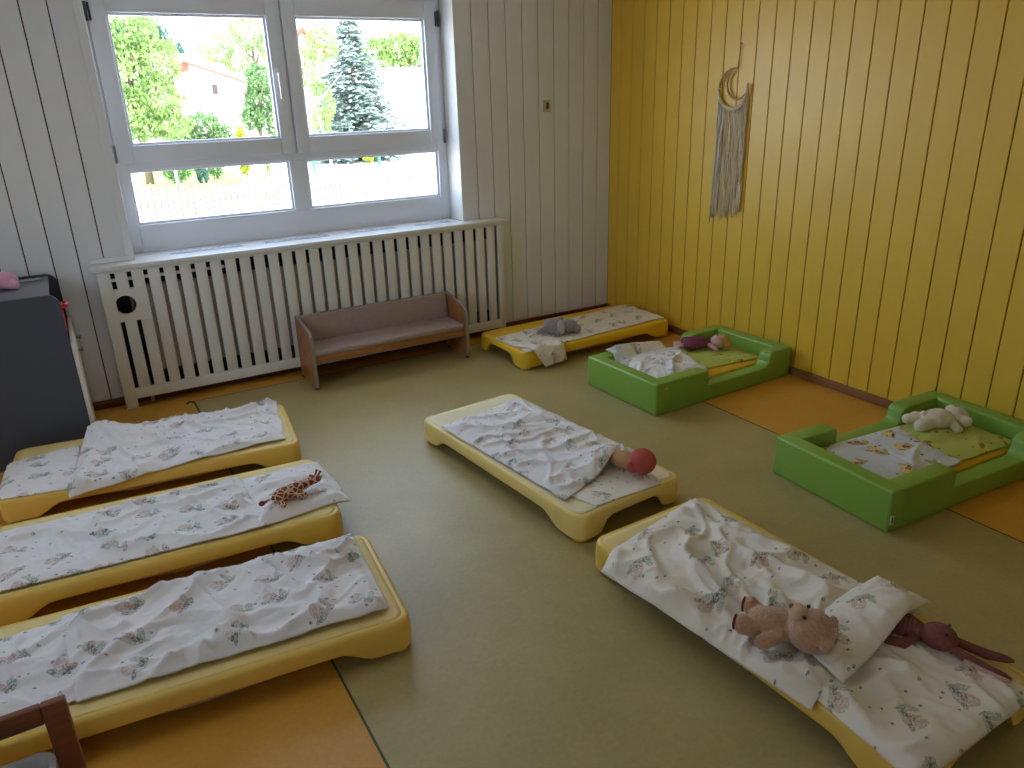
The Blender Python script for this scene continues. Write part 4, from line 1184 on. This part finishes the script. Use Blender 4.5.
# houses
h1 = thing('house', 'white gabled house behind the shrubs in the left sash', 'house', (4.1, 36, GZ))
bm = bmesh.new()   # gable end faces us
add_prism(bm, [(-1.5, 0), (3.2, 0), (3.2, 2.65), (-1.5, 4.28)], 0, 5, 'xz'); new_mesh('wall', bm, M_wallw, h1)
bm = bmesh.new(); add_prism(bm, [(-1.75, 4.375), (3.4, 2.585), (3.4, 2.75), (-1.75, 4.60)], -.35, 5.2, 'xz'); new_mesh('roof', bm, M_roofl, h1)
bm = bmesh.new(); add_prism(bm, [(-1.75, 4.36), (3.4, 2.57), (3.4, 2.66), (-1.75, 4.45)], -.40, -.355, 'xz'); new_mesh('barge_board', bm, M_roofr, h1)
box_obj('eaves_box', (-1.80, -.30, 4.0), (-1.505, 3, 4.34), M_roofr, h1)
box_obj('window', (-.55, -.04, 2.95), (-.30, .02, 3.4), M_wind, h1)
h2 = thing('house', 'low house with pale roof and dark porch in the left sash', 'house', (2.5, 42.6, GZ))
bm = bmesh.new(); add_box(bm, (-3.5, 0, 0), (2.1, 3, 3.95)); new_mesh('wall', bm, M_wallw, h2)
bm = bmesh.new(); add_prism(bm, [(-.5, 4.0), (2.5, 5.10), (2.5, 5.25), (-.5, 4.15)], -3.8, 2.4, 'yz'); new_mesh('roof', bm, M_roofl, h2)
p_ = box_obj('porch_opening', (-.18, -.05, 3.1), (1.10, .02, 3.75), M_wind, h2)
for k in range(3): box_obj('shutter', (.30 + k * .28, -.08, 3.12), (.54 + k * .28, -.055, 3.72), M_shut, p_)
bm = bmesh.new(); add_box(bm, (-1.2, -.9, 2.85), (1.2, -.051, 3.02)); new_mesh('balcony_slab', bm, M_wallp, h2)
h3 = thing('house', 'pinkish gable far behind the spruce at the upper left', 'house', (13.2, 53, GZ))
bm = bmesh.new(); add_prism(bm, [(-1.6, 0), (1.6, 0), (1.6, 5.6), (.1, 7.0), (-1.6, 5.6)], 0, 4, 'xz'); new_mesh('wall', bm, M_wallp, h3)
bm = bmesh.new(); add_prism(bm, [(-1.9, 5.4), (.1, 7.05), (1.9, 5.4), (1.9, 5.65), (.1, 7.35), (-1.9, 5.65)], -.3, 4.3, 'xz'); new_mesh('roof', bm, M_roofr, h3)
box_obj('window', (-.5, -.05, 4.2), (.1, .02, 5.0), M_wind, h3)
h4 = thing('boundary_wall', 'long white wall behind the spruce at the right', 'garden wall', (14.0, 38, GZ))
bm = bmesh.new(); add_box(bm, (-4, 0, 0), (8, .3, 4.0)); new_mesh('wall', bm, M_wallw, h4)
bm = bmesh.new(); add_box(bm, (-4.1, -.06, 4.0), (8.1, .36, 4.12)); new_mesh('coping', bm, M_roofl, h4)

# ------------------------------------------------------------------ light
W = bpy.data.worlds.new('world'); sc.world = W; W.use_nodes = True
nt = W.node_tree; bg = nt.nodes['Background']
sky = nt.nodes.new('ShaderNodeTexSky'); sky.sky_type = 'NISHITA'; sky.sun_disc = False
sky.sun_elevation = math.radians(48); sky.sun_rotation = math.radians(200); sky.air_density = 1.0; sky.dust_density = 1.6; sky.ozone_density = 1.0
hz = nt.nodes.new('ShaderNodeMix'); hz.data_type = 'RGBA'; hz.blend_type = 'ADD'; hz.inputs[0].default_value = 1.0   # bright summer haze over the clear sky
sc_ = nt.nodes.new('ShaderNodeVectorMath'); sc_.operation = 'SCALE'; sc_.inputs['Scale'].default_value = 0.3
nt.links.new(sky.outputs[0], sc_.inputs[0]); nt.links.new(sc_.outputs[0], hz.inputs[6]); hz.inputs[7].default_value = (1.62, 1.98, 2.55, 1)
nt.links.new(hz.outputs[2], bg.inputs['Color']); bg.inputs['Strength'].default_value = 1.0

sun = bpy.data.lights.new('sun', 'SUN'); sun.energy = 3.8; sun.angle = math.radians(.6); sun.color = (1, .95, .86)
so = bpy.data.objects.new('sun', sun); COL.objects.link(so)
so.rotation_euler = Vector((-.62, .10, -.85)).to_track_quat('-Z', 'Y').to_euler()

def portal(loc, rot, w, h):
    l = bpy.data.lights.new('window_portal', 'AREA'); l.shape = 'RECTANGLE'; l.size = w; l.size_y = h; l.cycles.is_portal = True
    o = bpy.data.objects.new('window_portal', l); COL.objects.link(o); o.location = loc; o.rotation_euler = rot
portal(((WX0 + WX1) / 2, .41, (WZ0 + WZ1) / 2), (-PI / 2, 0, 0), WX1 - WX0, WZ1 - WZ0)
portal((XL - .21, (LW0 + LW1) / 2, (OZ0 + OZ1) / 2), (PI / 2, 0, -PI / 2), LW1 - LW0, OZ1 - OZ0)
portal(((FW0 + FW1) / 2, YF - .21, (OZ0 + OZ1) / 2), (PI / 2, 0, 0), FW1 - FW0, OZ1 - OZ0)

# ------------------------------------------------------------------ view
sc.view_settings.view_transform = 'Standard'; sc.view_settings.look = 'None'
sc.view_settings.exposure = 1.42; sc.view_settings.gamma = 1.0; sc.view_settings.use_curve_mapping = False
sc.cycles.use_denoising = True
sc.cycles.max_bounces = 10; sc.cycles.diffuse_bounces = 6; sc.cycles.glossy_bounces = 4; sc.cycles.transparent_max_bounces = 16
sc.cycles.sample_clamp_indirect = 8
sc.cycles.caustics_reflective = False; sc.cycles.caustics_refractive = False
